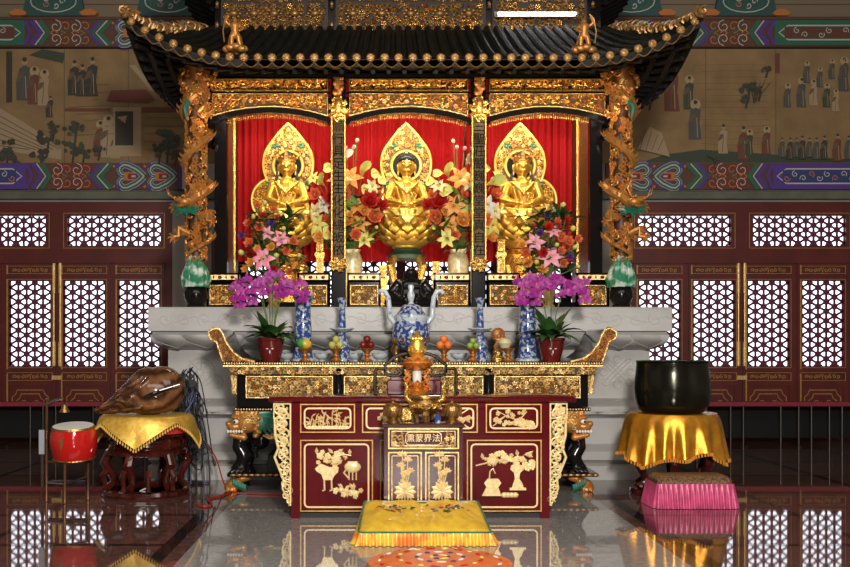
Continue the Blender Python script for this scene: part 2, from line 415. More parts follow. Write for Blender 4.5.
# stone cornice line, painted beams, ceiling bay blocks
st('trim_1', MB().cbox(-8,8,YW-.10,YW,3.43,3.55,.012), cornice_m, smooth=False)
def ribbons(mb, s_, u0, z0, z1, y, dull=False):
    """cloud-scroll beam painting; u runs outward from the shrine"""
    zc = (z0+z1)/2; h = z1-z0
    def X(u): return s_*(u0+u)
    L = [0]
    def st_(pts, w, m):
        L[0] += 1; mb.strip([(X(u),z) for u,z in (pts if s_ > 0 else pts[::1])], w, y-.0004*L[0]-.001, m, .0003)
    px = 1/69.6
    def chev(u, w, m, sg=1):  # point outward (sg=1)
        st_([(u,z0+.005),(u+sg*.16,zc),(u,z1-.005)], w, m)
    # end bars
    for u,m in ((.02,0),(.07,1),(.12,3),(.16,1)): st_([(u,z0),(u,z1)], .045, m)
    for u in (.26,.70):
        # ruyi cloud: two facing spirals and pointed arch, point inwards
        for w_,m in ((.125,1),(.095,3),(.080,2),(.022,3)):
            for q in (-1,1):
                pts = [(u-.02,zc),(u+.03,zc+q*.05),(u+.09,zc+q*.10),(u+.16,zc+q*h*.36)]
                pts += [(u+.25+.085*math.cos(PI*.65-a*PI/4.2), zc+q*(h*.25+.075*math.sin(PI*.65-a*PI/4.2))) for a in range(7)]
                st_(pts, [w_*(1 if k<7 else .8-.1*(k-7)) for k in range(11)], m)
        for w_,m in ((.13,6),(.08,4),(.03,3)): st_([(u+.10,zc),(u+.13+w_,zc)], w_*.9, m)
        for q in (-1,1):
            st_([(u+.36,zc+q*h*.5),(u+.33,zc+q*h*.42),(u+.37,zc+q*h*.36)], .05, 1); st_([(u+.40,zc+q*h*.42),(u+.42,zc+q*h*.36)], .04, 6)
    for k,(m,w) in enumerate(((2,.07),(3,.02),(2,.04),(1,.05))): chev(1.14+.05*k, w, m)
    # red scroll zone
    st_([(1.45,zc),(2.0,zc)], h*.98, 0)
    for i in range(4):
        for q in (-1,1):
            c = (1.5+i*.14, zc+q*h*.25)
            p = spiral(c, .095, 1.2, (PI/2 if i%2 else -PI/2)*q, q, 10)
            st_(p, .045, 4 if not dull else 0); st_(p, .012, 3 if i%2 else 6)
    for i in range(4): st_([(1.44+.15*i,zc),(1.49+.15*i,zc+.04),(1.54+.15*i,zc),(1.49+.15*i,zc-.04)], .02, 6 if i%2 else 2)
    for k,(m,w) in enumerate(((2,.07),(3,.02),(1,.07))): st_([(2.15+.06*k,z0+.005),(2.02+.06*k,zc),(2.15+.06*k,z1-.005)], w, m)
    # long cartouche
    e = 4.3
    st_([(2.36,zc),(e,zc)], h, 1 if not dull else 2)
    st_([(2.36,z0+.0),(2.28,zc),(2.36,z1)], .05, 1)
    st_([(2.55,z0+h*.22),(2.42,zc),(2.55,z1-h*.22),(e,z1-h*.22)], .02, 3); st_([(2.55,z0+h*.22),(e,z0+h*.22)], .02, 3)
    st_([(2.5,zc),(e,zc)], h*.46, 5 if not dull else 0)
    for i in range(15):
        p = spiral((2.56+i*.115, zc+(.03 if i%2 else -.03)), .05, 1.1, i*1.7, 1 if i%2 else -1, 8); st_(p, .012, 3 if i%3 else (6 if not dull else 4))
for s_, a_ in ((-1,'trim_2'),(1,'trim_3')):
    t = MB(); x0, x1 = sorted((s_*2.95,s_*8)); t.box(x0,x1,YW-.06,YW,3.57,3.95,0); ribbons(t, s_, 2.97, 3.575, 3.945, YW-.062)
    st(a_, t, BM, smooth=False)
t = MB(); t.box(-8,8,YW-.12,YW,5.60,5.98,0)
for s_ in (-1,1): ribbons(t, s_, 2.97, 5.61, 5.97, YW-.122, True)
t.box(-8,8,YW-.14,YW,5.98,6.02,0)
st('trim_4', t, BM, smooth=False)
t = MB(); t.box(-8,8,YW-.1,YW,6.02,6.9,8)
for k in range(-3,4):
    cx = k*1.62+.05*(1 if k>0 else -1)
    t.prism([(cx-.45,6.02),(cx+.45,6.02),(cx+.32,6.6),(cx-.32,6.6)], YW-.18, YW-.1, 7)
    for q in (.36,.28): t.strip([(cx+q*.9*math.cos(a*PI/8), 6.22+q*.42*math.sin(a*PI/8)) for a in range(17)], .015, YW-.184, 3 if q>.3 else 2, .003)
    for a in range(5): t.strip(spiral((cx+.12*math.cos(a*1.256),6.22+.06*math.sin(a*1.256)),.045,1,a),.014,YW-.184,6 if a%2 else 3,.003)
    for e in (-.5,.5):
        t.prism([(cx+e-.09,6.02),(cx+e+.09,6.02),(cx+e+.13,6.06),(cx+e+.05,6.11),(cx+e-.05,6.11),(cx+e-.13,6.06)], YW-.2, YW-.1, 6)
for k in range(4): t.box(-8,8,YW-.11,YW-.1,6.2+k*.1,6.21+k*.1,0)
st('trim_5', t, BM, smooth=False)

# ------------------------------------------------------------ murals
MM = [canvas,mu_dark,mu_green,mu_red,mu_pale,mu_line,mu_grey,mu_halo]
MZ0, MZ1 = 3.96, 5.59
def circ(cx, cz, r, n=12): return [(cx+r*math.cos(2*PI*k/n), cz+r*math.sin(2*PI*k/n)) for k in range(n)]
LY = [0]
def pan(mb, poly, m):
    LY[0] += 1; y = YW-.022-.0002*LY[0]
    mb.add([(x,y,z) for x,z in poly], [tuple(range(len(poly)))], m)
def pline(mb, pts, w, m):
    LY[0] += 1; mb.strip(pts, w, YW-.022-.0002*LY[0], m)
def person(mb, x, z, h, m, halo=False, lean=0):
    if halo: pan(mb, circ(x+lean, z+h*.88, h*.13), 7)
    pan(mb, [(x-h*.15,z),(x+h*.17,z),(x+h*.12,z+h*.4),(x+h*.13+lean,z+h*.74),(x+lean,z+h*.8),(x-h*.12+lean,z+h*.72),(x-h*.16,z+h*.4)], m)
    pan(mb, [(x-h*.18,z+h*.38),(x-h*.02,z+h*.5),(x+h*.03,z+h*.66),(x-h*.1,z+h*.62)], 5)
    pan(mb, circ(x+lean, z+h*.87, h*.065, 8), 4); pan(mb, circ(x+lean, z+h*.93, h*.055, 8), 1)
    pline(mb, [(x-.02*h,z+.05*h),(x+.02*h,z+.6*h)], h*.02, 5); pline(mb, [(x+.07*h,z+.05*h),(x+.05*h,z+.55*h)], h*.02, 4)
def bush(mb, x, z, r, seed, m=2):
    R = random.Random(seed)
    for k in range(14):
        a = R.uniform(0,2*PI); d = R.uniform(0,r); rr = R.uniform(.2,.4)*r
        c = (x+d*math.cos(a), z+d*math.sin(a)*.8); pan(mb, [(c[0]+rr*R.uniform(.6,1)*math.cos(q*PI/4), c[1]+rr*R.uniform(.5,.9)*math.sin(q*PI/4)) for q in range(8)], m if R.random()<.6 else 1)
    pline(mb, [(x,z-r*1.6),(x+.03,z)], .03, 1)
def wp(px, py): return ((px-399.4)/69.6, 1.35+(345-py)/69.6)
ml = MB(); x0, x1 = wp(-60,0)[0], -2.3
ml.box(x0,x1,YW-.02,YW-.004,MZ0,MZ1,0)
LY[0] = 0
for a in (wp(65,0)[0],wp(129,0)[0]): pline(ml, [(a,MZ0),(a,MZ1)], .012, 5)
def poly(mb, pts, m): pan(mb, [wp(*p) for p in pts][::-1], m)
poly(ml, [(7,52),(13,52),(13,103),(7,103)], 1)
poly(ml, [(0,108),(52,140),(52,152),(0,120)], 4); poly(ml, [(0,150),(0,112),(62,150),(62,160)], 4)
for k in range(6): pline(ml, [wp(0,116+k*6),wp(60-k*6,150)], .012, 5)
for x,y,h,m,ha in ((24,101,44,6,0),(34,105,38,3,1),(44,106,36,4,1),(50,118,22,1,0),(74,96,36,1,0),(82,97,33,1,0),(92,97,40,1,0),(100,157,36,3,1),(108,158,42,4,1),(116,159,30,4,0)):
    c = wp(x,y); person(ml, c[0], c[1], h/69.6, m, ha, .02)
poly(ml, [(44,50),(66,54),(64,64),(30,56)], 2)
poly(ml, [(107,102),(112,91),(147,90),(156,101),(148,104)], 3); poly(ml, [(114,108),(142,108),(142,157),(114,157)], 4); poly(ml, [(116,112),(134,112),(134,146),(116,146)], 1)
poly(ml, [(142,108),(188,108),(188,113),(142,113)], 3); poly(ml, [(66,109),(112,109),(112,112),(66,112)], 3)
poly(ml, [(130,66),(136,66),(158,92),(152,92)], 4)
poly(ml, [(118,118),(128,116),(126,124)], 4)
for k in range(9): pline(ml, [wp(70+8*(k%4),80+7*k),wp(100+10*(k%3),78+7*k)], .006, 5)
for k in range(5): pline(ml, [wp(145,118+8*k),wp(188,119+8*k)], .006, 5)
for x,y,r in ((48,140,.16),(42,152,.15),(54,128,.13),(76,128,.16),(74,146,.16),(84,152,.13),(168,142,.2),(176,152,.14),(160,150,.14),(8,152,.2),(16,158,.12),(100,150,.1)):
    c = wp(x,y); bush(ml, c[0], c[1], r, int(x*7+y))
tag(ml.build('mural', MM, smooth=False), 'brown mural of robed figures, red-roofed gatehouse and dark bushes on the left wall', 'mural')
mr = MB(); mr.box(2.3,wp(905,0)[0],YW-.02,YW-.004,MZ0,MZ1,0); LY[0] = 0
for a in (705,775): pline(mr, [(wp(a,0)[0],MZ0),(wp(a,0)[0],MZ1)], .012, 5)
poly(mr, [(664,155),(700,150),(850,160),(850,163),(640,163)], 2); poly(mr, [(774,54),(779,54),(779,74),(774,74)], 3)
for k in range(14): pline(mr, [wp(692+9*(k%3),66+6*k),wp(730+9*(k%4),65+6.2*k),wp(768,66+6*k)], .005, 5)
for x,y,h,m,ha in ((671,112,48,3,1),(688,110,34,2,1),(694,140,40,6,1),(722,154,30,4,0),(742,160,34,3,0),(748,156,26,2,1),(765,155,28,3,1),
  (786,108,24,6,1),(800,108,30,6,1),(812,106,26,4,1),(825,108,24,2,1),(834,112,22,4,1),(805,84,22,6,1),(818,88,20,6,1),(830,80,20,6,1),(842,92,34,6,1),(843,78,18,6,1),
  (780,158,20,6,0),(788,160,22,1,0),(794,158,20,6,0),(800,160,24,1,0),(807,158,20,6,0),(814,160,22,6,0),(822,160,24,1,0),(835,162,28,3,0),(846,160,24,6,0)):
    c = wp(x,y); person(mr, c[0], c[1], h/69.6, m, ha, .01)
for x,y,r in ((746,88,.14),(757,92,.09),(744,100,.08),(764,70,.08),(648,98,.12),(654,90,.08),(712,158,.1)):
    c = wp(x,y); bush(mr, c[0], c[1], r, int(x+y))
for k in range(5): pline(mr, [wp(752,104),wp(748+5*k,84-3*(k%2))], .01, 1)
poly(mr, [(636,150),(648,128),(660,134),(668,158)], 4)
for k in range(4): pline(mr, [wp(638+6*k,152),wp(644+6*k,130+3*k)], .008, 3)
tag(mr.build('mural', MM, smooth=False), 'brown mural of haloed disciples standing and seated in rows on the right wall', 'mural')

# ------------------------------------------------------------ long low tables along the back wall
cloth_red = mat('dark_red_cloth', (.28,.02,.04), .7, 0, (.2,.015,.03), 40)
def low_table(x0, x1, label, seed):
    cx = (x0+x1)/2; r = thing('low_table', label, 'table', (cx,13.55,0), group='low tables along the back wall'); w = (x1-x0)/2; R = random.Random(seed)
    MB().cbox(-w,w,-.22,.22,.545,.575,.008).build('table_top', black_sat, r)
    b = MB(); b.box(-w-.005,w+.005,-.232,-.22,.545,.59)
    for k in range(int(w*2/.03)): b.ell((-w+.03*k,-.228,.545),(.016,.008,.018),6,4)
    b.build('cloth_border', cloth_red, r)
    MB().box(-w+.02,w-.02,.16,.18,.08,.545).build('modesty_panel', black_sat, r)
    x = -w+.06
    while x < w-.02:
        MB().tube([(x,-.18,.545),(x,-.18,0)],.008,6).build('leg', chrome, r); x += R.choice((.17,.24,.45,.5))
    return r
low_table(ax(-75,13.55), ax(150,13.55), 'long low dark table with red cloth edge, behind the red drum', 3)
low_table(ax(655,13.55), ax(880,13.55), 'long low dark table with red cloth edge, behind the black bowl', 5)

# ------------------------------------------------------------ marble altar
ma = thing('marble_altar', 'wide pale grey carved marble altar base under the shrine', 'altar', (0,10,0))
prof = [(0,0),(0,.14),(-.03,.16),(-.0,.2),(-.02,.28),(-.06,.32),(-.09,.34),(-.09,.60),(-.06,.64)]
def rect(off, z, yb=2.55): # off<=0 inward
    w = 2.62+off; f = -2.4*off
    return [(-w,f,z),(w,f,z),(w,yb,z),(-w,yb,z)]
b = MB(); b.loft([rect(o,z) for o,z in prof]); b.build('base', marble, ma, smooth=False)
MB().loft([rect(o,z) for o,z in ((-.05,.64),(-.02,.68),(-.03,.73),(-.08,.77),(-.13,.80))]).build('lower_moulding', marble, ma)
wst = MB().loft([rect(-.135,.80),rect(-.135,1.30)]).build('waist', marble, ma, smooth=False)
MB().loft([rect(o,z) for o,z in ((-.135,1.30),(-.105,1.312),(-.065,1.335),(-.035,1.37),(-.018,1.41),(-.016,1.45),(-.03,1.468),(-.03,1.49))]).build('upper_moulding', marble, ma)
slab = MB().loft([rect(o,z) for o,z in ((0,1.49),(0,1.715),(-.006,1.73))]).build('top_slab', marble, ma, smooth=False)
for (zt,zb,yt,yb_,xe) in ((1.455,1.315,.038,.25,2.55),(.655,.785,.09,.3,2.54)):
    rl = MB(); n = 17
    for i in range(n):
        x = -xe+2*xe*(i+.5)/n; w = xe/n*.96
        def fn(u, v, x=x, w=w):
            a = (u-.5)*2; ww = w*(1-max(0,v-.5)**2*3.6)*(1.0)
            return (x+a*ww+.10*(v-.5), yt+(yb_-yt)*v**2.2-.05*math.cos(a*PI/2)*(1-.3*v)-.012, zt+(zb-zt)*v)
        rl.grid(fn, 8, 6)
        rl.tube([fn(k/8,.5+.5*math.sin(k/8*PI)) for k in range(9)], .007, 5)
    rl.build('lotus_petals', marble, ma)

rs = MB()   # cloud scroll on the slab
for i in range(26):
    x = -2.45+i*.196; p = spiral((x,1.61), .07, 1.2, i*2.1, 1 if i%2 else -1, 12)
    rs.tube([(a,.004,b_) for a,b_ in p], .010, 6); rs.tube([(x,.004,1.61),(x+.1,.004,1.58+.06*(i%2)),(x+.19,.004,1.61)], .009, 5)
rs.build('cloud_relief', marble, ma)
yw = .324+.003
wh = MB(); cx, cz = ax(201,10.32), az(372,10.32)
for r_ in (.14,.10,.03): wh.tube([(cx+r_*math.cos(a*PI/12),yw,cz+r_*math.sin(a*PI/12)) for a in range(25)], .010, 5)
for k in range(8): wh.tube([(cx+.03*math.cos(k*PI/4),yw,cz+.03*math.sin(k*PI/4)),(cx+.165*math.cos(k*PI/4),yw,cz+.165*math.sin(k*PI/4))], .009, 5)
wh.tube([(cx+.11+.12*math.cos(a/6*PI), yw, cz-.1+.12*math.sin(a/6*PI)-.02*a) for a in range(-3,8)], .01, 5)
wh.tube([(cx-.2+.1*math.cos(a/6*PI), yw, cz-.12+.05*math.sin(a/3*PI)) for a in range(0,9)], .009, 5)
wh.build('wheel_relief', marble, wst)
kn = MB(); cx, cz = ax(617,10.32), az(372,10.32)
for k in range(-1,2):
    d = k*.055
    kn.tube([(cx-.11+d,yw,cz-.0+d*0-.11+.0),(cx+.0+d,yw,cz+.0),(cx+.11+d*.3,yw,cz+.11-d*.6)], .011, 5); kn.tube([(cx+.11-d,yw,cz-.11),(cx-d,yw,cz),(cx-.11-d*.3,yw,cz+.11-d*.6)], .011, 5)
for (a,c) in ((0,.13),(0,-.13),(.14,0),(-.14,0),(.12,.1),(-.12,.1),(.12,-.1),(-.12,-.1)):
    kn.tube([(cx+a+.035*math.cos(q*PI/5),yw,cz+c+.035*math.sin(q*PI/5)) for q in range(11)], .010, 5)
kn.build('knot_relief', marble, wst)
for cx in (-1.3,-.5,.5,1.3):
    pass
# ------------------------------------------------------------ shrine frame
ZT = 1.732                       # top of the marble
sh = thing('shrine', 'large black and gilded wooden shrine with tiled eaves on the marble altar', 'shrine', (0,0,ZT))
def L(mb): return mb.xf(Matrix.Translation((0,0,-ZT)))
BX = [(-2.05,-.84),(-.62,.62),(.84,2.05)]
YF = 10.4
for x0,x1,ya in ((-2.03,-1.90,10.46),(1.90,2.03,10.46)): L(MB().cbox(x0,x1,ya,ya+.12,ZT,4.2,.008)).build('post', lacquer, sh, smooth=False)
for x in (-.73,.73): L(MB().cbox(x-.075,x+.075,10.42,10.56,ZT,4.2,.01)).build('post', lacquer, sh, smooth=False)
for x in (-1.98,1.98):
    L(MB().cbox(x-.06,x+.06,12.2,12.32,ZT,4.2,.01)).build('post', lacquer, sh, smooth=False)
b = MB(); b.box(-2.08,2.08,YF+.02,YF+.16,4.12,4.32); b.box(-2.08,2.08,YF+.02,YF+.16,3.965,3.985)
b.box(-2.1,2.1,YF+.16,12.4,4.2,4.26); b.box(-2.08,2.08,YF+.16,YF+.2,3.7,4.2) if False else None
L(b).build('lintel', lacquer, sh, smooth=False)
for i,(x0,x1) in enumerate(BX):
    xc = (x0+x1)/2
    b = MB(); b.box(x0,x1,YF+.04,YF+.10,3.985,4.12)
    L(b).build('lintel_board', pot_dark, sh, smooth=False)
    c = MB(); frame(c,x0,x1,3.995,4.12,YF-.0,YF+.045,.010); carve(c,x0+.02,x1-.02,4.005,4.11,YF+.04,.052,11+i); carve(c,x0+.02,x1-.02,4.005,4.11,YF+.035,.04,111+i,dens=.6)
    L(c).build('carved_panel', gold_leaf, sh)
    # lower, arched panel
    zb = lambda x: 3.735+.10*(1-((x-xc)/((x1-x0)/2))**2)
    c = MB(); n = 16
    poly = [(x0,3.965)]+[(x0+(x1-x0)*k/n, zb(x0+(x1-x0)*k/n)) for k in range(n+1)]+[(x1,3.965)]
    c.prism(poly, YF+.04, YF+.09, 1)
    c.strip([(x0,3.735)]+[(x0+(x1-x0)*k/n, zb(x0+(x1-x0)*k/n)) for k in range(n+1)], .012, YF+.01, 0, .04)
    c.strip([(x0+.006,3.73),(x0+.006,3.965),(x1-.006,3.965),(x1-.006,3.73)], .010, YF+.01, 0, .04)
    carve(c,x0+.015,x1-.015,3.74,3.955,YF+.04,.046,31+i,mask=lambda x,z: z>zb(x)+.02, m=0, m2=2)
    L(c).build('carved_panel', [gold_leaf, gold_ground, copper], sh)
    a = MB(); a.strip([(x0-.03,3.66)]+[(x0+(x1-x0)*k/n, zb(x0+(x1-x0)*k/n)-.035) for k in range(n+1)]+[(x1+.03,3.66)], .055, YF+.02, 0, .08)
    L(a).build('arch_rib', lacquer, sh, smooth=False)
    f = MB(); nn = 52
    for k in range(nn):
        x = x0+.02+(x1-x0-.04)*k/(nn-1); f.ell((x,YF+.12,zb(x)-.08),(.007,.007,.022),5,4)
    L(f).build('bead_fringe', gold_leaf, sh)
# low balustrade panels on the altar edge
zb0, zb1 = az(304,YF), az(257,YF)
def balus(px0, px1, inner=None):
    x0, x1 = ax(px0,YF), ax(px1,YF)
    b = MB(); frame(b,x0,x1,ZT+.01,az(280,YF),YF+.03,YF+.09,.022); b.box(x0,x1,YF+.03,YF+.09,az(283,YF),az(279.5,YF)); b.box(x0,x1,YF+.03,YF+.09,az(274.5,YF),az(272.5,YF))
    b.box(x0,x0+.02,YF+.03,YF+.09,ZT,az(272.5,YF)); b.box(x1-.02,x1,YF+.03,YF+.09,ZT,az(272.5,YF)); b.box(x0,x1,YF+.06,YF+.07,ZT,az(273,YF))
    L(b).build('rail_frame', lacquer, sh, smooth=False)
    c = MB(); c.box(x0+.03,x1-.03,YF+.045,YF+.055,ZT+.03,az(284.5,YF),1)
    frame(c,x0+.035,x1-.035,ZT+.04,az(285,YF),YF+.02,YF+.05,.006)
    carve(c,x0+.045,x1-.045,ZT+.05,az(286,YF),YF+.045,.034,int(px0),m=0,m2=2); L(c).build('carved_panel', [gold_leaf,gold_ground,gold_pale], sh)
    c = MB(); c.box(x0+.02,x1-.02,YF+.04,YF+.06,az(279.5,YF),az(274.5,YF),0); n = max(3,int((px1-px0)/7))
    for k in range(n):
        xx = x0+.04+(x1-x0-.08)*(k+.5)/n; c.ell((xx,YF+.03,az(277,YF)),(.022 if k%2 else .008,.012,.018),8,5,1 if k%2 else 2)
    L(c).build('inlaid_strip', [gold_pale, pot_red, lacquer], sh)
for p in ((206,239),(297,330),(347,381),(434,471),(487,521),(577,610)): balus(*p)
b = MB(); b.box(ax(239,10.5),ax(297,10.5),10.48,10.52,ZT,1.80); b.box(ax(521,10.5),ax(577,10.5),10.48,10.52,ZT,1.80); L(b).build('threshold', lacquer, sh, smooth=False)
# side screens, seen obliquely
for s_ in (-1,1):
    X = s_*1.96; b = MB(); a0,a1 = sorted((X-.015,X+.015)); b.box(a0,a1,10.68,11.66,ZT,3.95); sc = L(b).build('side_screen', col_brown, sh, smooth=False)
    g = MB()
    for y in (10.68,11.3):
        g.box(X-s_*.035 if s_>0 else X+.015, X-.015 if s_>0 else X+.035, y-.012,y+.012,ZT+.03,3.93)
    c = MB(); carve(c,10.97,11.18,2.4,3.6,0,.07,7); M = Matrix.Rotation(s_*PI/2 if s_>0 else -PI/2,4,'Z')
    L(g).build('gilding', gold_leaf, sc, smooth=False)
# small orange carvings over the inner posts
for x in (-.73,.73):
    c = MB(); c.tube([(x,YF-.01,4.18),(x-.01,YF-.03,4.12),(x+.01,YF-.04,4.06),(x,YF-.02,4.0),(x,YF,3.93)],[.03,.045,.05,.045,.025],8)
    for k in range(5): c.ell((x+(.03 if k%2 else -.03),YF-.06,4.16-.05*k),(.03,.02,.03),7,5)
    L(c).build('bracket_carving', gold_orange, sh)
# ---- lower roof
RW = 2.66
def lift(x): a = max(0,(abs(x)-1.55)/1.1); return .36*a**2.1
def eave_front(t):
    x = t*RW; return Vector((x, 9.27-.05*max(0,abs(t)-.6), 4.0+lift(x)))
def eave_side(s_, v): # v 0 corner .. 1 back
    y = 9.25+3.7*v; d = v*3.7; return Vector((s_*(RW-.12*min(1,v*2)), y, 4.0+.36*max(0,1-d/1.1)**2.1))
def top_front(t): return Vector((t*2.1,10.5,4.66))
def top_side(s_, v): return Vector((s_*2.1,10.5+v*2.1,4.66))
def sag(a, b, k): p = a.lerp(b,k); p.z -= .16*math.sin(PI*k)*(1-.2*k); return p
roof = MB()
NU, NV = 40, 8
for dz, m in ((0,0),(-.07,0)):
    roof.grid(lambda u,v: sag(eave_front(u*2-1),top_front(u*2-1),v)+Vector((0,0,dz)), NU, NV, m)
    for s_ in (-1,1): roof.grid(lambda u,v: sag(eave_side(s_,u),top_side(s_,u),v)+Vector((0,0,dz)), 16, NV, m)
for k in range(NU):
    a, b_ = eave_front(k/NU*2-1), eave_front((k+1)/NU*2-1); d = Vector((0,0,.07)); roof.add([a-d,b_-d,b_,a],[(0,1,2,3)])
for s_ in (-1,1):
    for k in range(16):
        a, b_ = eave_side(s_,k/16), eave_side(s_,(k+1)/16); roof.add([a-d,b_-d,b_,a],[(0,1,2,3)])
rf = L(roof).build('lower_roof', roof_m, sh)
tl = MB(); ts = []
n = 41
for k in range(n):
    t = -0.98+1.96*k/(n-1); p = [sag(eave_front(t),top_front(t),v/6)+Vector((0,0,.012)) for v in range(7)]; tl.tube(p, .036, 8)
    ts.append(p[0])
for s_ in (-1,1):
    for k in range(1,28):
        v_ = k/28; p = [sag(eave_side(s_,v_),top_side(s_,v_),v/6)+Vector((0,0,.012)) for v in range(7)]; tl.tube(p, .036, 6)
L(tl).build('tile_ridges', roof_m, rf)
for p in ts:
    c = MB(); q = p+Vector((0,-.012,0)); M = Matrix.Translation(q) @ Matrix.Rotation(PI/2,4,'X')
    c.lathe([(0,-.008),(.036,-.008),(.042,0),(.036,.008),(.030,.002),(.024,.002),(.02,.010),(0,.013)],n=14); c.xf(M)
    for a in range(6): c.ell((q.x+.027*math.cos(a*PI/3),q.y-.008,q.z+.027*math.sin(a*PI/3)),.005,5,4)
    L(c).build('tile_medallion', gold_dark, rf)
dr = MB()
for k in range(n-1):
    a, b_ = ts[k], ts[k+1]
    pts = [a.lerp(b_,q/6)+Vector((0,-.01,-.045-.045*math.sin(PI*q/6))) for q in range(7)]
    dr.tube(pts, .006, 4)
L(dr).build('drip_edge', gold_dark, rf)
bd = MB()
for k in range(n-1):
    a, b_ = ts[k], ts[k+1]
    vs = [a.lerp(b_,q/6)+Vector((0,0,-.02)) for q in range(7)]+[a.lerp(b_,q/6)+Vector((0,0,-.045-.04*math.sin(PI*q/6))) for q in range(7)]
    bd.add(vs,[(q,q+1,q+8,q+7) for q in range(6)])
L(bd).build('drip_tiles', roof_m, rf)
rt = MB()   # rafters and stepped boards underneath
for k in range(36):
    t = -.97+1.94*k/35; a = eave_front(t)+Vector((0,.10,-.09)); b_ = top_front(t)+Vector((0,0,-.16)); rt.tube([a,sag(a,b_,.5)+Vector((0,0,.03)),b_], .024, 5)
for s_ in (-1,1):
    for k in range(1,26):
        a = eave_side(s_,k/26)+Vector((-s_*.06,0,-.11)); b_ = top_side(s_,k/26)+Vector((0,0,-.2)); rt.tube([a,sag(a,b_,.5)+Vector((0,0,.03)),b_], .024, 5)
    for j in range(3):
        rt.tube([sag(eave_side(s_,q/12),top_side(s_,q/12),.25+.2*j)+Vector((0,0,-.17)) for q in range(13)],.035,4)
for j in range(3): rt.tube([sag(eave_front(q/10-1),top_front(q/10-1),.35+.2*j)+Vector((0,0,-.12)) for q in range(21)],.03,4)
L(rt).build('rafters', black_sat, rf)
# gilded hip ridges
for s_ in (-1,1):
    h = MB(); a = eave_front(s_)+Vector((s_*.0,-.02,.0)); b_ = Vector((s_*2.12,10.5,4.62))
    rp = [a.lerp(b_,k/12)+Vector((0,0,-.10*math.sin(PI*min(1,k/12*1.2+.0)) if k < 10 else -.02)) for k in range(13)]
    h.tube(rp,[.03]+[.045]*12,8); hr = L(h).build('hip_ridge', roof_m, rf)
    g = MB(); R = random.Random(8)
    for k in range(34):
        t = k/33*12; i = min(int(t),11); p = rp[i].lerp(rp[i+1],t-i)
        sp = spiral((0,0), .045+.015*math.sin(k), 1.1, R.uniform(0,6), R.choice((-1,1)), 8)
        yo = R.uniform(-.05,.0)
        g.tube([(p.x+x_,p.y+yo-.02,p.z+.05+z_+R.uniform(0,.0)) for x_,z_ in sp], .013, 5)
        if k%2: g.tube([(p.x,p.y,p.z+.06),(p.x+s_*.03,p.y-.02,p.z+.11),(p.x+s_*.07,p.y-.03,p.z+.13)],[.018,.012,.003],5)
    g.ell(tuple(rp[0]+Vector((s_*.0,-.02,.04))),(.04,.04,.05),8,6)
    L(g).build('ridge_ornament', gold_dark, hr)
# ---- upper storey
b = MB(); b.box(-2.06,2.06,10.68,12.3,4.60,5.5); L(b).build('upper_wall', lacquer, sh, smooth=False)
for i,(x0,x1) in enumerate(((-1.96,-.88),(-.74,.80),(.93,1.88))):
    c = MB(); c.box(x0-.03,x1+.03,10.655,10.68,4.66,5.05,1)
    carve(c,x0,x1,4.69,4.98,10.655,.058,50+i,m=0,m2=2,relief=1.6); carve(c,x0,x1,5.0,5.07,10.65,.05,60+i,m=0); carve(c,x0-.02,x1+.02,4.665,4.70,10.64,.03,70+i,m=0)
    n = 5
    for k in range(n):
        xx = x0+(x1-x0)*(k+.5)/n; c.ell((xx,10.61,4.87),(.05,.03,.035),10,6,0)
        for a in range(8): c.ell((xx+.07*math.cos(a*PI/4),10.615,4.87+.045*math.sin(a*PI/4)),(.018,.015,.014),6,4,0)
    L(c).build('carved_panel', [gold_dark,pot_dark,gold_leaf], sh)
for x in (-2.03,-.81,.865,1.97):
    c = MB()
    for z in (4.75,4.97): c.lathe([(0,-.04),(.025,-.035),(.012,-.01),(.02,0),(.02,.02),(0,.045)],(x,10.64,z),8)
    L(c).build('post_knob', gold_dark, sh)
up = MB()
def ue(t): return Vector((t*2.55, 9.75, 5.02+.3*max(0,abs(t)-.6)**2*6))
up.grid(lambda u,v: (Vector(((u*2-1)*2.55,9.9+0*v,5.2)) if v==0 else Vector(((u*2-1)*2.1,10.6,5.75))), 12, 1)
up.box(-2.3,2.3,10.1,12.9,5.5,5.56)
for s_ in (-1,1):
    up.grid(lambda u,v: Vector((s_*(2.48-.42*v),9.95+3.0*u,5.28+.25*v)), 8, 2); up.grid(lambda u,v: Vector((s_*(2.48-.42*v),9.95+3.0*u,5.20+.16*v*v-.3*v)), 8, 3)
    for k in range(14): up.tube([(s_*2.48,9.98+.21*k,5.20),(s_*2.08,9.98+.21*k,4.98)],.03,4)
L(up).build('upper_roof', roof_m, sh)
# fluorescent lamp over the right panel
fl = thing('fluorescent_lamp', 'lit white fluorescent tube above the right upper gilded panel', 'lamp', (1.35,10.5,4.83))
glow = mat('lit_tube', (1,.95,1), emit=14)
MB().tube([(-.41,0,0),(.41,0,0)],.013,8).build('tube', glow, fl); MB().box(-.44,.44,.03,.07,-.02,.03).box(-.43,-.41,-.015,.04,-.015,.015).box(.41,.43,-.015,.04,-.015,.015).build('housing', plaster, fl, smooth=False)
# ------------------------------------------------------------ red curtains
for i,(x0,x1,w_) in enumerate(((-2.02,-.72,'left gold statue'),(-.70,.70,'middle gold buddha'),(.72,2.02 if False else 1.97,'right gold statue'))):
    c = MB(); n = int((x1-x0)/.02)
    c.grid(lambda u,v: (x0+(x1-x0)*u, 11.76+.022*math.sin(u*(x1-x0)*2*PI/.085+.6*math.sin(u*9))+.01*math.sin(u*31), 2.33+1.75*v), n, 6)
    tag(c.build('curtain', curtain_m), 'pleated red curtain hanging behind the '+w_, 'curtain', 'red shrine curtains')
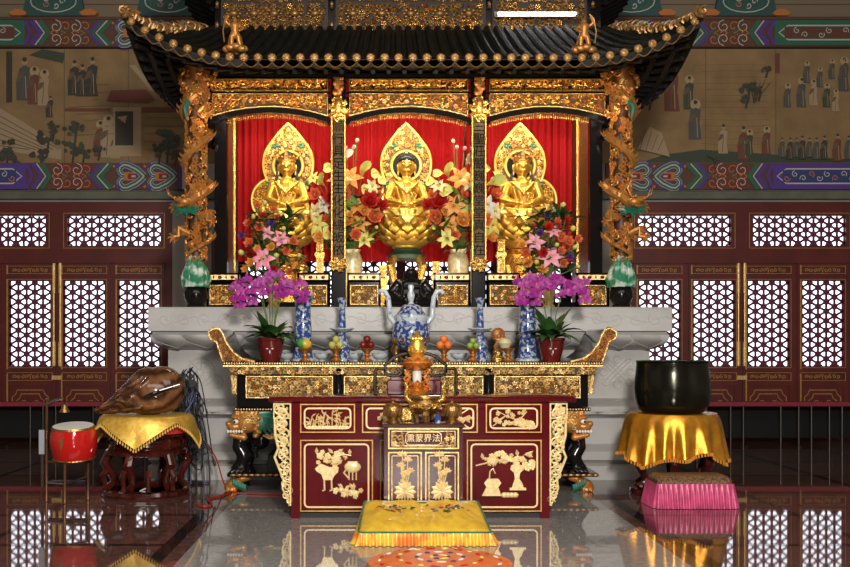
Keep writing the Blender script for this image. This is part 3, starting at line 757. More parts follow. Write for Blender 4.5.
# ------------------------------------------------------------ couplet boards
ink = mat('black_ink', (.008,.007,.006), .8, spec=.1)
for x, s_, t_ in ((-.73,'left','願行具足生生化化總皈依'),(.73,'right','三聖莊嚴巍巍堂堂真自在')):
    z0, z1 = az(262,YF), az(112,YF); r = thing('couplet_board', 'tall black and gold couplet board with vertical characters on the %s inner post'%s_, 'plaque', (x,10.38,z0), group=None)
    h = z1-z0; MB().cbox(-.058,.058,-.0,.03,0,h,.01).build('board', gold_dark if False else mat('board_dark_gold',(.14,.08,.02),.6,.2,(.09,.05,.014),30), r, smooth=False)
    f = MB(); 
    for q in (-1,1): f.box(q*.068-.009,q*.068+.009,-.010,.03,0,h)
    f.build('gold_edge', gold_leaf, r, bevel=.003)
    text('characters', '\n'.join(t_), .128, ink, (0,-.006,h*.485), r, .003)
    c = MB()
    for k in range(16):
        a = k*2*PI/16; c.tube([(xx,-.03,zz) for xx,zz in spiral((.06*math.cos(a), h+.02+.09*math.sin(a)), .04,1.1,a,1 if k%2 else -1,8)], .013, 5)
    c.ell((0,-.03,h+.06),(.05,.04,.09),10,8); c.lathe([(.05,0),(.035,.05),(.012,.1),(0,.15)],(0,0,h+.08),8); c.build('dragon_crest', gold_leaf, r)
    c = MB()
    for k in range(12):
        a = k*2*PI/12; c.tube([(xx,-.03,zz) for xx,zz in spiral((.06*math.cos(a), -.03+.04*math.sin(a)), .035,1.1,a,1 if k%2 else -1,8)], .011, 5)
    c.ell((0,-.02,-.03),(.05,.03,.04),8,6); c.build('base_carving', gold_leaf, r)
# ------------------------------------------------------------ dragon columns
def dragon_column(x, label, s_):
    r = thing('dragon_column', label, 'column', (x,10.28,ZT))
    MB().lathe([(.07,0),(.10,.01),(.085,.04),(.12,.10),(.125,.15),(.10,.20),(.09,.22),(.1,.24),(0,.24)],n=24).build('pot_base', lacquer, r)
    w = MB(); R = random.Random(4)
    for k in range(10):
        a = k*2*PI/10+.3; hgt = .14+.10*R.random(); d = .085
        w.tube([(d*math.cos(a),d*math.sin(a),.22),(1.25*d*math.cos(a),1.25*d*math.sin(a),.22+hgt*.5),(.9*d*math.cos(a),.9*d*math.sin(a),.24+hgt),(.6*d*math.cos(a),.6*d*math.sin(a),.27+hgt*1.25)],[.055,.055,.04,.012],8)
    w.build('wave_base', green_w, r)
    MB().lathe([(.075,.2),(.075,2.42)],n=16).build('shaft', col_brown, r)
    c = MB(); R = random.Random(9)   # clouds and scrolls all over the shaft
    for k in range(330):
        z = .48+1.9*k/330; a = R.uniform(-PI,0)if k%3 else R.uniform(0,PI); rr = .085
        ca, sa = math.cos(a), math.sin(a); sp = spiral((0,0),.034,1.1,R.uniform(0,6),R.choice((-1,1)),7)
        c.tube([((rr+.02)*ca-q*sa,(rr+.02)*sa+q*ca,z+z_) for q,z_ in sp], .011, 4)
    c.build('cloud_carving', gold_orange, r)
    bd = MB(); N = 90; pts = []; rad = []
    for k in range(N+1):
        t = k/N; a = -PI/2-s_*(t*2*PI*3.1)+.4*s_; rr = .125+.03*math.sin(t*17); pts.append((rr*math.cos(a),rr*math.sin(a),2.25-1.75*t if False else .55+1.62*t)); rad.append(.016+.028*min(1,t*3)*(1 if t<.9 else 1-.3*(t-.9)/.1))
    bd.tube(pts, rad, 8)
    for k in range(3,N-2,2):
        p = Vector(pts[k]); q = Vector(pts[k+1]); o = Vector((p.x,p.y,0)).normalized()
        bd.tube([p+o*rad[k]*.8,p+o*(rad[k]+.02)+Vector((0,0,.02)),p+o*(rad[k]+.03)+Vector((0,0,.045))],[.014,.01,.002],4)
    body = bd.build('dragon_body', gold_orange, r)
    # head, low on the column looking outward
    hd = MB(); H = Vector((s_*.05,-.17,1.06))
    hd.cap(H+Vector((s_*-.06,.06,.08)),H,.06,.055,8); hd.ell(H+Vector((s_*.03,-.04,0)),(.07,.06,.05),10,8); hd.ell(H+Vector((s_*.08,-.07,.015)),(.05,.04,.026),8,6)
    hd.ell(H+Vector((s_*.07,-.06,-.045)),(.045,.035,.016),8,6); hd.ell(H+Vector((s_*.12,-.08,.035)),.017,6,5)
    for q in (-1,1):
        hd.ell(H+Vector((s_*.03+.0,-.075+q*.03,.05)),.018,6,5)
        hd.tube([H+Vector((0,q*.03-.03,.05)),H+Vector((-s_*.05,q*.06-.03,.13)),H+Vector((-s_*.02,q*.06-.03,.19)),H+Vector((s_*.02,q*.05-.03,.22))],[.014,.011,.008,.002],5)
        hd.tube([H+Vector((s_*.11,q*.03-.08,.02)),H+Vector((s_*.17,q*.05-.1,.06)),H+Vector((s_*.19,q*.05-.1,.13))],[.008,.006,.002],5)
    hd.build('dragon_head', gold_orange, r)
    mn = MB(); R = random.Random(3)
    for k in range(16):
        a = PI*.05+PI*1.0*k/15; l = R.uniform(.12,.2)
        dx = s_*math.cos(a+PI)*.9; dz = -math.sin(a)*.75
        mn.tube([H+Vector((dx*.05,-.01,-.04+dz*.03)),H+Vector((dx*l*.6,-.06,-.05+dz*l*.6)),H+Vector((dx*l*1.1,-.05,-.03+dz*l))],[.016,.013,.002],5)
    mn.build('mane', green_b, r)
    for (dx,dz,q) in ((.19,-.14,1),(-.19,.0,-1),(.16,.95,1),(-.12,1.55,-1),(-.2,-.30,-1)):
        lg = MB(); z = 1.05+dz; sx_ = s_*-1*dx
        lg.tube([(sx_*.3,-.09,z),(sx_*.8,-.13,z+.05),(sx_*.75,-.14,z-.03),(sx_,-.15,z-.04)],[.04,.034,.026,.022],8)
        for a in range(4):
            an = -1.9+a*.9; sg = 1 if sx_>0 else -1
            lg.tube([(sx_,-.15,z-.04),(sx_+sg*.045*math.cos(an),-.18,z-.04+.045*math.sin(an)),(sx_+sg*.05*math.cos(an),-.2,z-.055+.06*math.sin(an))],[.015,.011,.003],5)
        for a in range(7):
            sp = spiral((sx_*.75+.05*math.cos(a), z+.05*math.sin(a*1.3)),.03,1,a,1,7); lg.tube([(x_,-.13,z_) for x_,z_ in sp],.008,4)
        lg.build('claw', gold_orange, r)
    cp = MB(); R = random.Random(12)
    for k in range(70):
        a = R.uniform(0,2*PI); z = R.uniform(2.12,2.45); rr = .11+.09*(z-2.12)/.33+R.uniform(-.02,.02)
        ca, sa = math.cos(a), math.sin(a); sp = spiral((0,0),.042,1.1,R.uniform(0,6),R.choice((-1,1)),7)
        cp.tube([(rr*ca-q*sa-s_*-.0,rr*sa+q*ca,z+z_) for q,z_ in sp], .014, 4)
    cp.lathe([(.08,2.08),(.12,2.2),(.15,2.46),(0,2.47)],n=12); cp.build('capital', gold_orange, r)
    MB().tube([(s_*-.0+s_*.05,-.1,2.12),(s_*.09,-.13,2.02),(s_*.07,-.13,1.9)],[.03,.03,.005],6).build('leaf', green_b, r)
    return r
dragon_column(-2.19, 'gilded coiling dragon column at the left front corner of the shrine', -1)
dragon_column(2.18, 'gilded coiling dragon column at the right front corner of the shrine', 1)
# ------------------------------------------------------------ guardian figures on the roof
def guardian(x, y, z, label, s_, wing=True):
    r = thing('guardian_figurine', label, 'figurine', (x,y,z))
    b = MB()
    for k in range(9):
        a = k*2*PI/9; b.ell((.085*math.cos(a),.06*math.sin(a)-.0,.03+.01*math.sin(3*a)),(.045,.035,.035),8,6)
    b.ell((0,0,.03),(.09,.06,.03),10,6); b.build('cloud_base', gold_orange, r)
    f = MB()
    f.cap((-.035,-.0,.06),(-.03,-.01,.15),.02,.028); f.cap((.05,.0,.06),(.03,-.01,.15),.02,.028); f.ell((0,0,.17),(.052,.035,.04)); f.cap((0,0,.19),(0,-.005,.25),.038,.048)
    f.ell((0,-.005,.30),(.024,.024,.028)); f.cap((0,-.005,.25),(0,-.005,.29),.016,.016); f.cap((0,0,.32),(0,0,.345),.018,.006)
    f.cap((-s_*.05,0,.26),(-s_*.085,-.03,.22),.018,.015); f.cap((-s_*.085,-.03,.22),(-s_*.05,-.06,.19),.014,.012)
    f.cap((s_*.05,0,.26),(s_*.09,-.01,.29),.018,.015); f.cap((s_*.09,-.01,.29),(s_*.06,-.03,.34),.014,.012)
    for q in (-1,1): f.cap((q*.05,.01,.15),(q*.07,.02,.08),.014,.006)
    blob(f,'body',gold_orange,r,.006,2)
    MB().tube([(s_*.10,-.03,.09),(s_*.115,-.02,.2),(s_*.09,-.02,.33),(s_*.05,-.02,.37)],.006,5).build('ribbon', gold_orange, r)
    return r
guardian(ax(235,9.75),9.75,az(52,9.75),'small orange-gilt warrior on a cloud, left side of the eaves',-1)
guardian(ax(584,9.75),9.75,az(53,9.75),'small orange-gilt warrior on a cloud, right side of the eaves',1)

# ------------------------------------------------------------ gilded statues
def petal_rows(mb, rows, m=0):
    for (n, r0, z0, r1, z1, w, ph) in rows:
        for k in range(n):
            a = 2*PI*(k+ph)/n
            def fn(u, v):
                s = (u-.5)*2; ww = w*math.sin(PI*(.18+.82*v)**.8)*(1 if v<.98 else .1); rr = r0+(r1-r0)*math.sin(v*PI*.55)+(.03*v**4) - .25*w*abs(s)**2*.5; z = z0+(z1-z0)*v
                x, y = rr, s*ww
                return (x*math.cos(a)-y*math.sin(a), x*math.sin(a)+y*math.cos(a), z)
            mb.grid(fn, 4, 5, m)
def hand(mb, p, d, up, sc=1):
    p = Vector(p); d = Vector(d).normalized(); up = Vector(up).normalized(); sd = d.cross(up).normalized()
    mb.ell(p, (.03*sc,.03*sc,.02*sc), 8, 6)
    for k in range(4):
        o = sd*(k-1.5)*.013*sc; l = (.05,.056,.052,.042)[k]*sc
        a = p+o+d*.015*sc; b_ = a+d*l*.5; c = b_+d*l*.45-up*.012*sc
        mb.cap(a,b_,.0075*sc,.007*sc,6); mb.cap(b_,c,.007*sc,.0055*sc,6)
    t = p-sd*.028*sc; mb.cap(t,t+d*.03*sc+sd*-.008*sc,.009*sc,.007*sc,6)
def statue(x, label, crown, s_):
    r = thing('buddha_statue', label, 'statue', (x,11.1,2.74))
    f = MB(); seg = 12
    # folded legs, robe, torso, arms, head: one continuous figure
    for q in (-1,1):
        f.cap((q*.10,.03,.07),(q*.24,-.13,.065),.085,.07); f.cap((q*.24,-.13,.065),(-q*.06,-.21,.06),.068,.045)
    f.ell((0,-.05,.05),(.26,.2,.055)); f.ell((0,.02,.14),(.15,.12,.13)); f.cap((0,.02,.2),(0,.0,.34),.115,.13); f.ell((0,.0,.38),(.165,.085,.07))
    f.cap((0,0,.38),(0,-.01,.50),.055,.048)
    for q in (-1,1):
        f.cap((q*.155,.0,.375),(q*.205,-.02,.22),.055,.05); f.cap((q*.205,-.02,.22),(q*.08,-.17,.155),.048,.035); f.cap((q*.18,.01,.3),(q*.235,-.04,.09),.045,.03)
        hand(f,(q*.05,-.205,.15),(-q*.9,-.1,.0),(0,-.3,1))
        f.ell((q*.096,0,.575),(.014,.022,.05)); f.cap((q*.096,0,.55),(q*.094,0,.50),.012,.011)
    f.ell((0,-.005,.59),(.092,.095,.112)); f.ell((0,-.04,.54),(.066,.055,.055)); f.cap((0,-.097,.61),(0,-.115,.57),.009,.014,8)
    f.ell((0,-.092,.537),(.024,.014,.007)); f.ell((0,-.09,.524),(.018,.014,.007))
    for q in (-1,1): f.ell((q*.036,-.09,.603),(.022,.01,.008)); f.tube([(q*.012,-.097,.622),(q*.038,-.096,.636),(q*.066,-.078,.626)],.006,5)
    for k in range(5):  # robe folds
        f.tube([(-.12+.05*k,-.10,.36-.02*k),(-.09+.05*k,-.13,.26),(-.06+.03*k,-.14,.17)],.010,6)
        f.tube([(-.22+.02*k,-.19-.01*k,.11-.02*k),(0,-.25,.07-.018*k),(.22-.02*k,-.19-.01*k,.11-.02*k)],.009,6)
    f.tube([(-.13,-.05,.42),(-.05,-.12,.33),(0,-.135,.28),(.05,-.12,.33),(.13,-.05,.42)],.012,6)
    blob(f,'body',gold,r,.0075,2)
    h = MB(); h.ell((0,.01,.665),(.10,.10,.066),14,8)
    if not crown:
        h.ell((0,.02,.72),(.05,.055,.045),12,8)
        for k in range(60):
            a = k*2.4; ph = .15+.85*(k/60); h.ell((.088*math.cos(a)*math.cos(ph*1.4),.01+.09*math.sin(a)*math.cos(ph*1.4),.66+.075*math.sin(ph*1.4)),.011,5,4)
        h.build('hair', mat('dark_blue_hair',(.01,.015,.03),.4), r)
        MB().ell((0,-.03,.735),(.012,.012,.014),8,6).build('hair_jewel', creamp, r)
    else:
        h.ell((0,.02,.71),(.05,.05,.06),12,8)
        for q in (-1,1): h.tube([(q*.085,0,.62),(q*.105,.01,.5),(q*.14,.0,.4)],[.02,.018,.008],6)
        h.build('hair', mat('dark_blue_hair',(.01,.015,.03),.4), r)
        c = MB(); c.lathe([(.092,0),(.10,.01),(.094,.025)],(0,0,.635),24)
        for k in range(9):
            a = -PI/2+(k-4)*.42; hh = .12 if k == 4 else (.09 if k%2==0 else .065)
            b0 = Vector((.096*math.cos(a),.096*math.sin(a),.65)); t_ = Vector((-math.sin(a),math.cos(a),0)); o_ = Vector((math.cos(a),math.sin(a),0))
            c.add([b0-t_*.022,b0+t_*.022,b0+t_*.02+Vector((0,0,hh*.5))+o_*.012,b0+Vector((0,0,hh))+o_*.025,b0-t_*.02+Vector((0,0,hh*.5))+o_*.012],[(0,1,2,3,4),(4,3,2,1,0)])
            c.ell(tuple(b0+Vector((0,0,hh*.4))+o_*.015),.011,6,5)
        for q in (-1,1): c.tube([(q*.1,0,.67),(q*.15,-.01,.72),(q*.145,-.01,.75)],[.012,.009,.004],5)
        c.build('crown', mat('crown_gold',(.6,.3,.08),.35,.6), r)
        n_ = MB(); n_.tube([(-.09,-.06,.43),(-.06,-.11,.33),(0,-.15,.27),(.06,-.11,.33),(.09,-.06,.43)],.006,5); n_.ell((0,-.16,.26),.016,6,5); n_.build('necklace', copper, r)
    # mandorla
    hz = .625; ol = []
    for k in range(41):
        a = -PI*.62+2*PI*.62*k/40; rr = .30+.02*math.cos(a*2); zx = math.sin(a)*rr; zz = math.cos(a)*rr*1.0
        if abs(a) < .75: zz += (.75-abs(a))**1.6*.22
        ol.append((zx, hz+.02+zz))
    ol = [(-.12,.12)]+[(x_,z_) for x_,z_ in ol]+[(.12,.12)]
    hl = MB(); hl.prism(ol, .16,.175,1); 
    hl.tube([(x_,.155,z_) for x_,z_ in ol], .017, 6, 0)
    for k in range(len(ol)-1):
        a_, b_ = ol[k], ol[k+1]; hl.ell(((a_[0]*1.0),.15,a_[1]),.014,5,4,0)
    hl.tube([(.165*math.cos(a*PI/16),.15,hz+.165*math.sin(a*PI/16)) for a in range(33)], .02, 6, 0)
    import math as _m
    def inside(x_, z_):
        if math.hypot(x_,z_-hz) < .20: return False
        c_ = False; j = len(ol)-1
        for i in range(len(ol)):
            if ((ol[i][1]>z_)!=(ol[j][1]>z_)) and x_ < (ol[j][0]-ol[i][0])*(z_-ol[i][1])/(ol[j][1]-ol[i][1]+1e-9)+ol[i][0]: c_ = not c_
            j = i
        return c_
    carve(hl,-.30,.30,.15,1.05,.158,.036,int(x*10)+90,mask=inside,m=3,m2=0)
    for q in (-1,1):
        for (a_,b_) in ((.12,.85),(.2,.42)):
            for j in range(3): hl.ell((q*a_+q*.02*j,.14,b_+.02*math.sin(j*2)),(.03,.008,.014),6,4,2)
    hl.prism(circ(0,hz,.15,28), .150,.158,4)
    hl.build('halo', [gold, mat('halo_ground',(.16,.07,.02),.5,.3), green_b, gold_pale, mat('dark_mirror',(.03,.035,.04),.15,.6)], r)
    bh = MB(); cx, cz, R_ = ((0,.30,.27) if not crown else (s_*.16,.24,.25))
    bh.prism(circ(cx,cz,R_,30), .175,.19,1); bh.tube([(cx+R_*math.cos(a*PI/20),.17,cz+R_*math.sin(a*PI/20)) for a in range(41)], .017, 6, 0)
    carve(bh,cx-R_,cx+R_,cz-R_,cz+R_,.172,.036,int(x*10)+5,mask=lambda a,b_: math.hypot(a-cx,b_-cz)<R_-.02,m=0)
    bh.build('body_halo', [gold, mat('halo_ground',(.16,.07,.02),.5,.3)], r)
    # lotus throne
    lt = MB(); lt.lathe([(.0,-.34),(.14,-.33),(.20,-.26),(.27,-.1),(.28,-.02),(.26,.005),(0,.01)],n=28)
    petal_rows(lt, [(14,.20,-.20,.36,.02,.075,0),(14,.20,-.24,.37,-.06,.08,.5),(14,.17,-.28,.34,-.14,.08,0),(12,.14,-.31,.28,-.21,.075,.5)])
    lt.build('lotus_throne', gold, r)
    ps = MB(); ps.lathe([(0,-.44),(.2,-.44),(.22,-.40),(.16,-.37),(.18,-.34),(0,-.33)],n=8,m=0); 
    ps.build('stand_top', mat('green_stand',(.02,.06,.03),.4) if not crown else gold_leaf, r)
    pd = MB()
    pd.lathe([(.26,-1.005),(.26,-.95),(.2,-.92),(.2,-.89),(0,-.89)],n=8)
    for k in range(4):
        a = PI/4+k*PI/2; ca, sa = math.cos(a), math.sin(a)
        pd.tube([(.19*ca,.19*sa,-.42),(.25*ca,.25*sa,-.52),(.2*ca,.2*sa,-.68),(.17*ca,.17*sa,-.8),(.24*ca,.24*sa,-.92)],[.035,.05,.035,.03,.05],8)
    if crown: pd.lathe([(0,-.9),(.17,-.9),(.19,-.8),(.13,-.72),(.13,-.6),(.19,-.52),(.17,-.44),(0,-.44)],n=8)
    pd.build('pedestal', gold_leaf, r)
    return r
statue(0,'gold buddha with dark blue hair seated on the middle lotus throne',False,1)
statue(ax(287,11.1),'crowned gold statue on lotus throne in the left bay',True,-1)
statue(ax(522,11.1),'crowned gold statue on lotus throne in the right bay',True,1)
# small gilt stepped boxes beside the thrones
def gilt_box(px, py, label, w=.055):
    x, z = ax(px,10.85), az(py,10.85); r = thing('gilded_stand', label, 'stand', (x,10.85,ZT)); h = z-ZT
    MB().lathe([(w*1.6,0),(w*1.6,.03),(w,.05),(w,h-.2),(w*1.4,h-.17),(w*1.4,h-.14),(w,h-.12),(w*.9,h-.02),(w*1.2,h),(0,h)],n=4,phase=PI/4).build('body', gold_leaf, r, smooth=False)
    c = MB(); carve(c,-w*.6,w*.6,h-.12,h-.03,-w*.72,.03,int(px)); carve(c,-w*.6,w*.6,.08,h-.22,-w*.74,.045,int(px)); c.build('carving', gold_pale, r)
for px,py,t_ in ((320,240,'slim gilded square stand to the right of the left statue'),(383,266,'slim gilded stand left behind the black laughing figure'),(436,262,'slim gilded stand right behind the black laughing figure'),(501,240,'slim gilded square stand to the left of the right statue')): gilt_box(px,py,t_)
# black laughing figure
r = thing('laughing_buddha', 'black seated pot-bellied laughing buddha figure on the altar edge', 'statue', (ax(411,10.22),10.22,ZT))
f = MB(); f.ell((0,0,.13),(.17,.13,.13)); f.ell((0,0,.22),(.15,.1,.09)); f.ell((0,-.01,.345),(.062,.06,.068)); f.cap((0,0,.25),(0,0,.31),.06,.05)
for q in (-1,1):
    f.cap((q*.1,0,.05),(q*.22,-.05,.05),.07,.055); f.cap((q*.2,-.05,.045),(q*.05,-.14,.04),.05,.035); f.cap((q*.13,0,.24),(q*.21,-.02,.14),.055,.045); f.cap((q*.21,-.02,.14),(q*.12,-.1,.1),.045,.03)
    hand(f,(q*.13,-.12,.1),(-q,-.3,0),(0,-.5,1),.8); f.ell((q*.066,0,.33),(.012,.018,.035)); f.ell((q*.024,-.055,.355),(.01,.008,.006))
f.ell((0,-.062,.34),(.01,.012,.012)); f.ell((0,-.054,.318),(.026,.012,.008))
for q in (-1,1): f.tube([(q*.14,-.03,.27),(q*.09,-.1,.22),(q*.1,-.13,.12)],.012,6)
blob(f,'body',lacquer,r,.007,2)
MB().lathe([(0,0),(.27,0),(.28,.02),(.26,.03),(0,.03)],n=28,sy=.6).build('base', lacquer, r)
# ------------------------------------------------------------ altar table
YA = 9.12
at_ = thing('altar_table', 'long black and gilded altar table with upturned ends and lion legs', 'table', (0,YA,0))
def A(mb): return mb.xf(Matrix.Translation((0,-YA,0)))
xa, xb = ax(223,YA), ax(603,YA); TZ = 1.195
A(MB().box(xa,xb,YA,YA+.86,TZ-.03,TZ)).build('table_top', lacquer, at_, smooth=False)
g = MB(); n = 150
for k in range(n): g.ell((xa+(xb-xa)*(k+.5)/n,YA-.004,TZ-.014),(.010,.008,.011),6,4)
g.box(xa,xb,YA-.003,YA+.01,TZ-.045,TZ-.028); A(g).build('beaded_edge', gold_pale, at_)
out = [(223,361.4),(218.5,348),(216.8,342),(211.5,339.5),(209,336),(209,332.5),(212,329.3),(216,328.3),(220,329.8),(223,334),(226.5,343),(233.5,352.6),(242,358.8),(254.7,361.6)]
pl = [(ax(p,YA),az(q,YA)) for p,q in out]
for s_ in (-1,1):
    P = pl if s_ < 0 else [(-x_-.013,z_) for x_,z_ in pl][::-1]
    e = A(MB().prism(P,YA+.012,YA+.84)).build('end_scroll', lacquer, at_, smooth=False)
    c = MB(); c.prism(P,YA+.002,YA+.012,1); c.tube([(x_,YA,z_) for x_,z_ in P],.011,6,0)
    def ins(x_,z_,P=P):
        c_ = False; j = len(P)-1
        for i in range(len(P)):
            if ((P[i][1]>z_)!=(P[j][1]>z_)) and x_ < (P[j][0]-P[i][0])*(z_-P[i][1])/(P[j][1]-P[i][1]+1e-9)+P[i][0]: c_ = not c_
            j = i
        return c_
    xs = [p[0] for p in P]
    carve(c,min(xs),max(xs),TZ,1.51,YA+.002,.030,5,mask=ins,m=2)
    A(c).build('gilt_face', [gold_pale,gold_ground,gold_orange], e)
a = MB(); a.box(xa+.06,xb-.06,YA+.03,YA+.05,TZ-.115,TZ-.045,1); carve(a,xa+.06,xb-.06,TZ-.112,TZ-.047,YA+.03,.035,77,m=0); A(a).build('apron', [gold_pale,gold_ground], at_)
bx0, bx1 = ax(237,YA+.06), ax(588,YA+.06); bz0, bz1 = az(407,YA+.06), TZ-.03
A(MB().box(bx0,bx1,YA+.06,YA+.80,bz0,bz1)).build('body', lacquer, at_, smooth=False)
for p0,p1 in ((246,333),(344,483),(494,580)):
    x0, x1 = ax(p0,YA+.05), ax(p1,YA+.05); z0,z1 = az(398,YA+.05), az(376,YA+.05)
    c = MB(); c.box(x0,x1,YA+.045,YA+.06,z0,z1,1); frame(c,x0,x1,z0,z1,YA+.03,YA+.046,.009); carve(c,x0+.012,x1-.012,z0+.012,z1-.012,YA+.045,.038,p0,m=0,m2=2)
    A(c).build('carved_panel', [gold_pale,gold_ground,gold_leaf], at_)
for p in (338.5,488.5):
    x = ax(p,YA+.04); c = MB(); c.lathe([(.045,0),(.02,.04),(.035,.12),(.02,.2),(.045,.27)],(x,YA+.05,az(398,YA+.05)),10); A(c).build('divider', lacquer, at_)
for s_ in (-1,1):
    x = bx0-.03 if s_<0 else bx1+.03; c = MB()
    for k in range(6): c.tube([(a_,YA+.1,b_) for a_,b_ in spiral((x-s_*-.0-s_*.012*k*-1*0, az(376+3.2*k,YA)), .035-.003*k,1.1,k,s_,8)],.011,5)
    c.tube([(x+s_*.02,YA+.1,az(372,YA)),(x+s_*.012,YA+.1,az(384,YA)),(x-s_*.02,YA+.1,az(395,YA))],[.03,.02,.006],6); A(c).build('bracket', gold_pale, at_)
b = MB(); b.box(bx0-.02,bx1+.02,YA+.03,YA+.82,bz0-.035,bz0-.005); A(b).build('lower_rim', lacquer, at_, smooth=False)
g = MB(); n = 130
for k in range(n): g.ell((bx0-.02+(bx1-bx0+.04)*(k+.5)/n,YA+.026,bz0-.02),(.009,.008,.009),6,4)
A(g).build('beaded_edge', gold_pale, at_)
zr = az(475,YA+.02)
for s_ in (-1,1):
    xo = ax(236,YA) if s_ < 0 else ax(583,YA)
    def Q(px, py, d=0.): return Vector((xo+s_*-1*((px-236)*YA/1000)*(-1 if False else -1)*-1 if False else xo + (-s_)*(px-236)*YA/1000, YA+.12+d, az(py,YA)))
    for yy in (0,.62):
        lg = MB(); off = Vector((0,yy,0))
        lg.tube([Q(258,420)+off,Q(247,430)+off,Q(238,440)+off,Q(237,448)+off,Q(243,457)+off,Q(239,466)+off,Q(232,473)+off],[.06,.075,.07,.065,.075,.06,.045],12)
        for k in range(3): lg.cap(Q(233+5*k,470)+off+Vector((0,-.05,0)),Q(230+5*k,473.5)+off+Vector((0,-.075,0)),.022,.018,8)
        leg = A(blob(lg,'leg',lacquer,None,.012,3) and MB()) if False else None
        o = blob(lg,'leg',lacquer,at_,.012,3,loc=(0,-YA,0))
        if yy == 0:
            h = MB(); h.ell(Q(246,423,-.06),(.11,.09,.10)); h.ell(Q(234,427,-.06),(.075,.075,.05)); h.ell(Q(228,424,-.07),(.035,.045,.026)); h.ell(Q(235,417.5,-.06),(.05,.08,.026)); h.cap(Q(230,435.5,-.07),Q(243,438,-.06),.022,.035)
            for k in range(5): h.ell(Q(236+5*k,412.5,-.06),(.028,.04,.026))
            for k in range(7): h.ell(Q(255+3*(k%2),415+3.6*k,-.06),(.032,.05,.024))
            hd = blob(h,'lion_head',gold_orange,at_,.0085,1,loc=(0,-YA,0))
            t = MB()
            for k in range(6): t.ell(Q(228+2.8*k,431.5)+Vector((0,-.125,0)),(.012,.01,.016),6,5)
            t.build('teeth', white_m, hd)
            ey = MB(); ey.ell(Q(236,421.5)+Vector((0,-.14,0)),(.026,.018,.022),8,6,0); ey.ell(Q(235,421.5)+Vector((0,-.155,0)),.012,6,5,1)
            ey.build('eye', [white_m,eye_m], hd)
            cu = MB()
            for k in range(9):
                c = Q(245+3.5*(k%4),416+6*(k//4)); cu.tube([(a_,c.y-.15,b_) for a_,b_ in spiral((c.x,c.z),.024,1.1,k,1,8)],.006,4)
            cu.build('curls', gold_pale, hd)
            m_ = MB(); m_.cap(Q(256,415),Q(284,412),.08,.035); R = random.Random(2)
            for k in range(11):
                p = Q(258+1.8*k,414+.5*k); m_.tube([p+Vector((0,-.05,.0)),p+Vector((-s_*.04,-.06,-.05)),p+Vector((-s_*.12,-.05,-.10-.03*R.random()))],[.024,.018,.003],6)
            
            for k in range(9):
                a_ = -.3-k*.28; p = Q(262,420)+Vector((0,-.04,0)); dx = -s_*math.cos(a_); dz = math.sin(a_)*.8
                m_.tube([p,p+Vector((dx*.12,-.03,dz*.10)),p+Vector((dx*.23,-.02,dz*.17-.02))],[.045,.03,.003],6)
            A(m_).build('mane', green_b, at_)
            f = MB(); f.tube([Q(262,436)+Vector((0,-.06,0)),Q(270,439)+Vector((0,-.06,0)),Q(278,436)+Vector((0,-.06,0)),Q(286,438)+Vector((0,-.06,0))],[.012,.02,.016,.012],6)
            for k in range(4): f.tube([(a_,YA+.05,b_) for a_,b_ in spiral((Q(266+6*k,437).x,Q(266+6*k,437).z),.022,1.1,k,1,8)],.007,4)
            A(f).build('skirt_scroll', gold_pale, at_)
            hl = MB(); hl.ell(Q(258,442)+Vector((0,.05,0)),(.09,.05,.085),12,8); hl.lathe([(.025,0),(.03,.02),(.02,.06),(.026,.1)],tuple(Q(254,459)),10); A(hl).build('drum_boss', [lacquer], at_)
        ft = MB(); ft.ell(Q(232,486)+off,(.075,.07,.055)); ft.ell(Q(227,489)+off,(.045,.05,.042)); ft.cap(Q(240,480)+off,Q(246,479)+off,.045,.03)
        for k in range(3): ft.ell(Q(226+4*k,491.5)+off+Vector((0,-.045,0)),(.018,.03,.022))
        fo = blob(ft,'foot',gold_orange,at_,.01,2,loc=(0,-YA,0))
        if yy == 0:
            fm = MB()
            for k in range(6):
                p = Q(233+2.2*k,481+1.0*k); fm.tube([p+Vector((0,-.06,0)),p+Vector((0,-.08,-.03)),p+Vector((-s_*.02,-.07,-.07))],[.018,.014,.003],6)
            fm.build('foot_mane', green_b, fo)
r1 = MB(); r1.box(ax(227,YA+.04),ax(598,YA+.04),YA+.04,YA+.80,zr-.02,zr+.012,1)
n = 60
for k in range(n): r1.ell((ax(227,YA)+.02+(ax(598,YA)-ax(227,YA)-.0)*(k+.5)/n,YA+.035,zr-.004),(.028,.01,.012),6,4,0)
A(r1).build('foot_rail', [gold_dark,lacquer], at_)
A(MB().box(-1.35,1.35,YA+.2,YA+.7,zr+.012,zr+.16)).build('under_shelf', black_sat, at_, smooth=False)

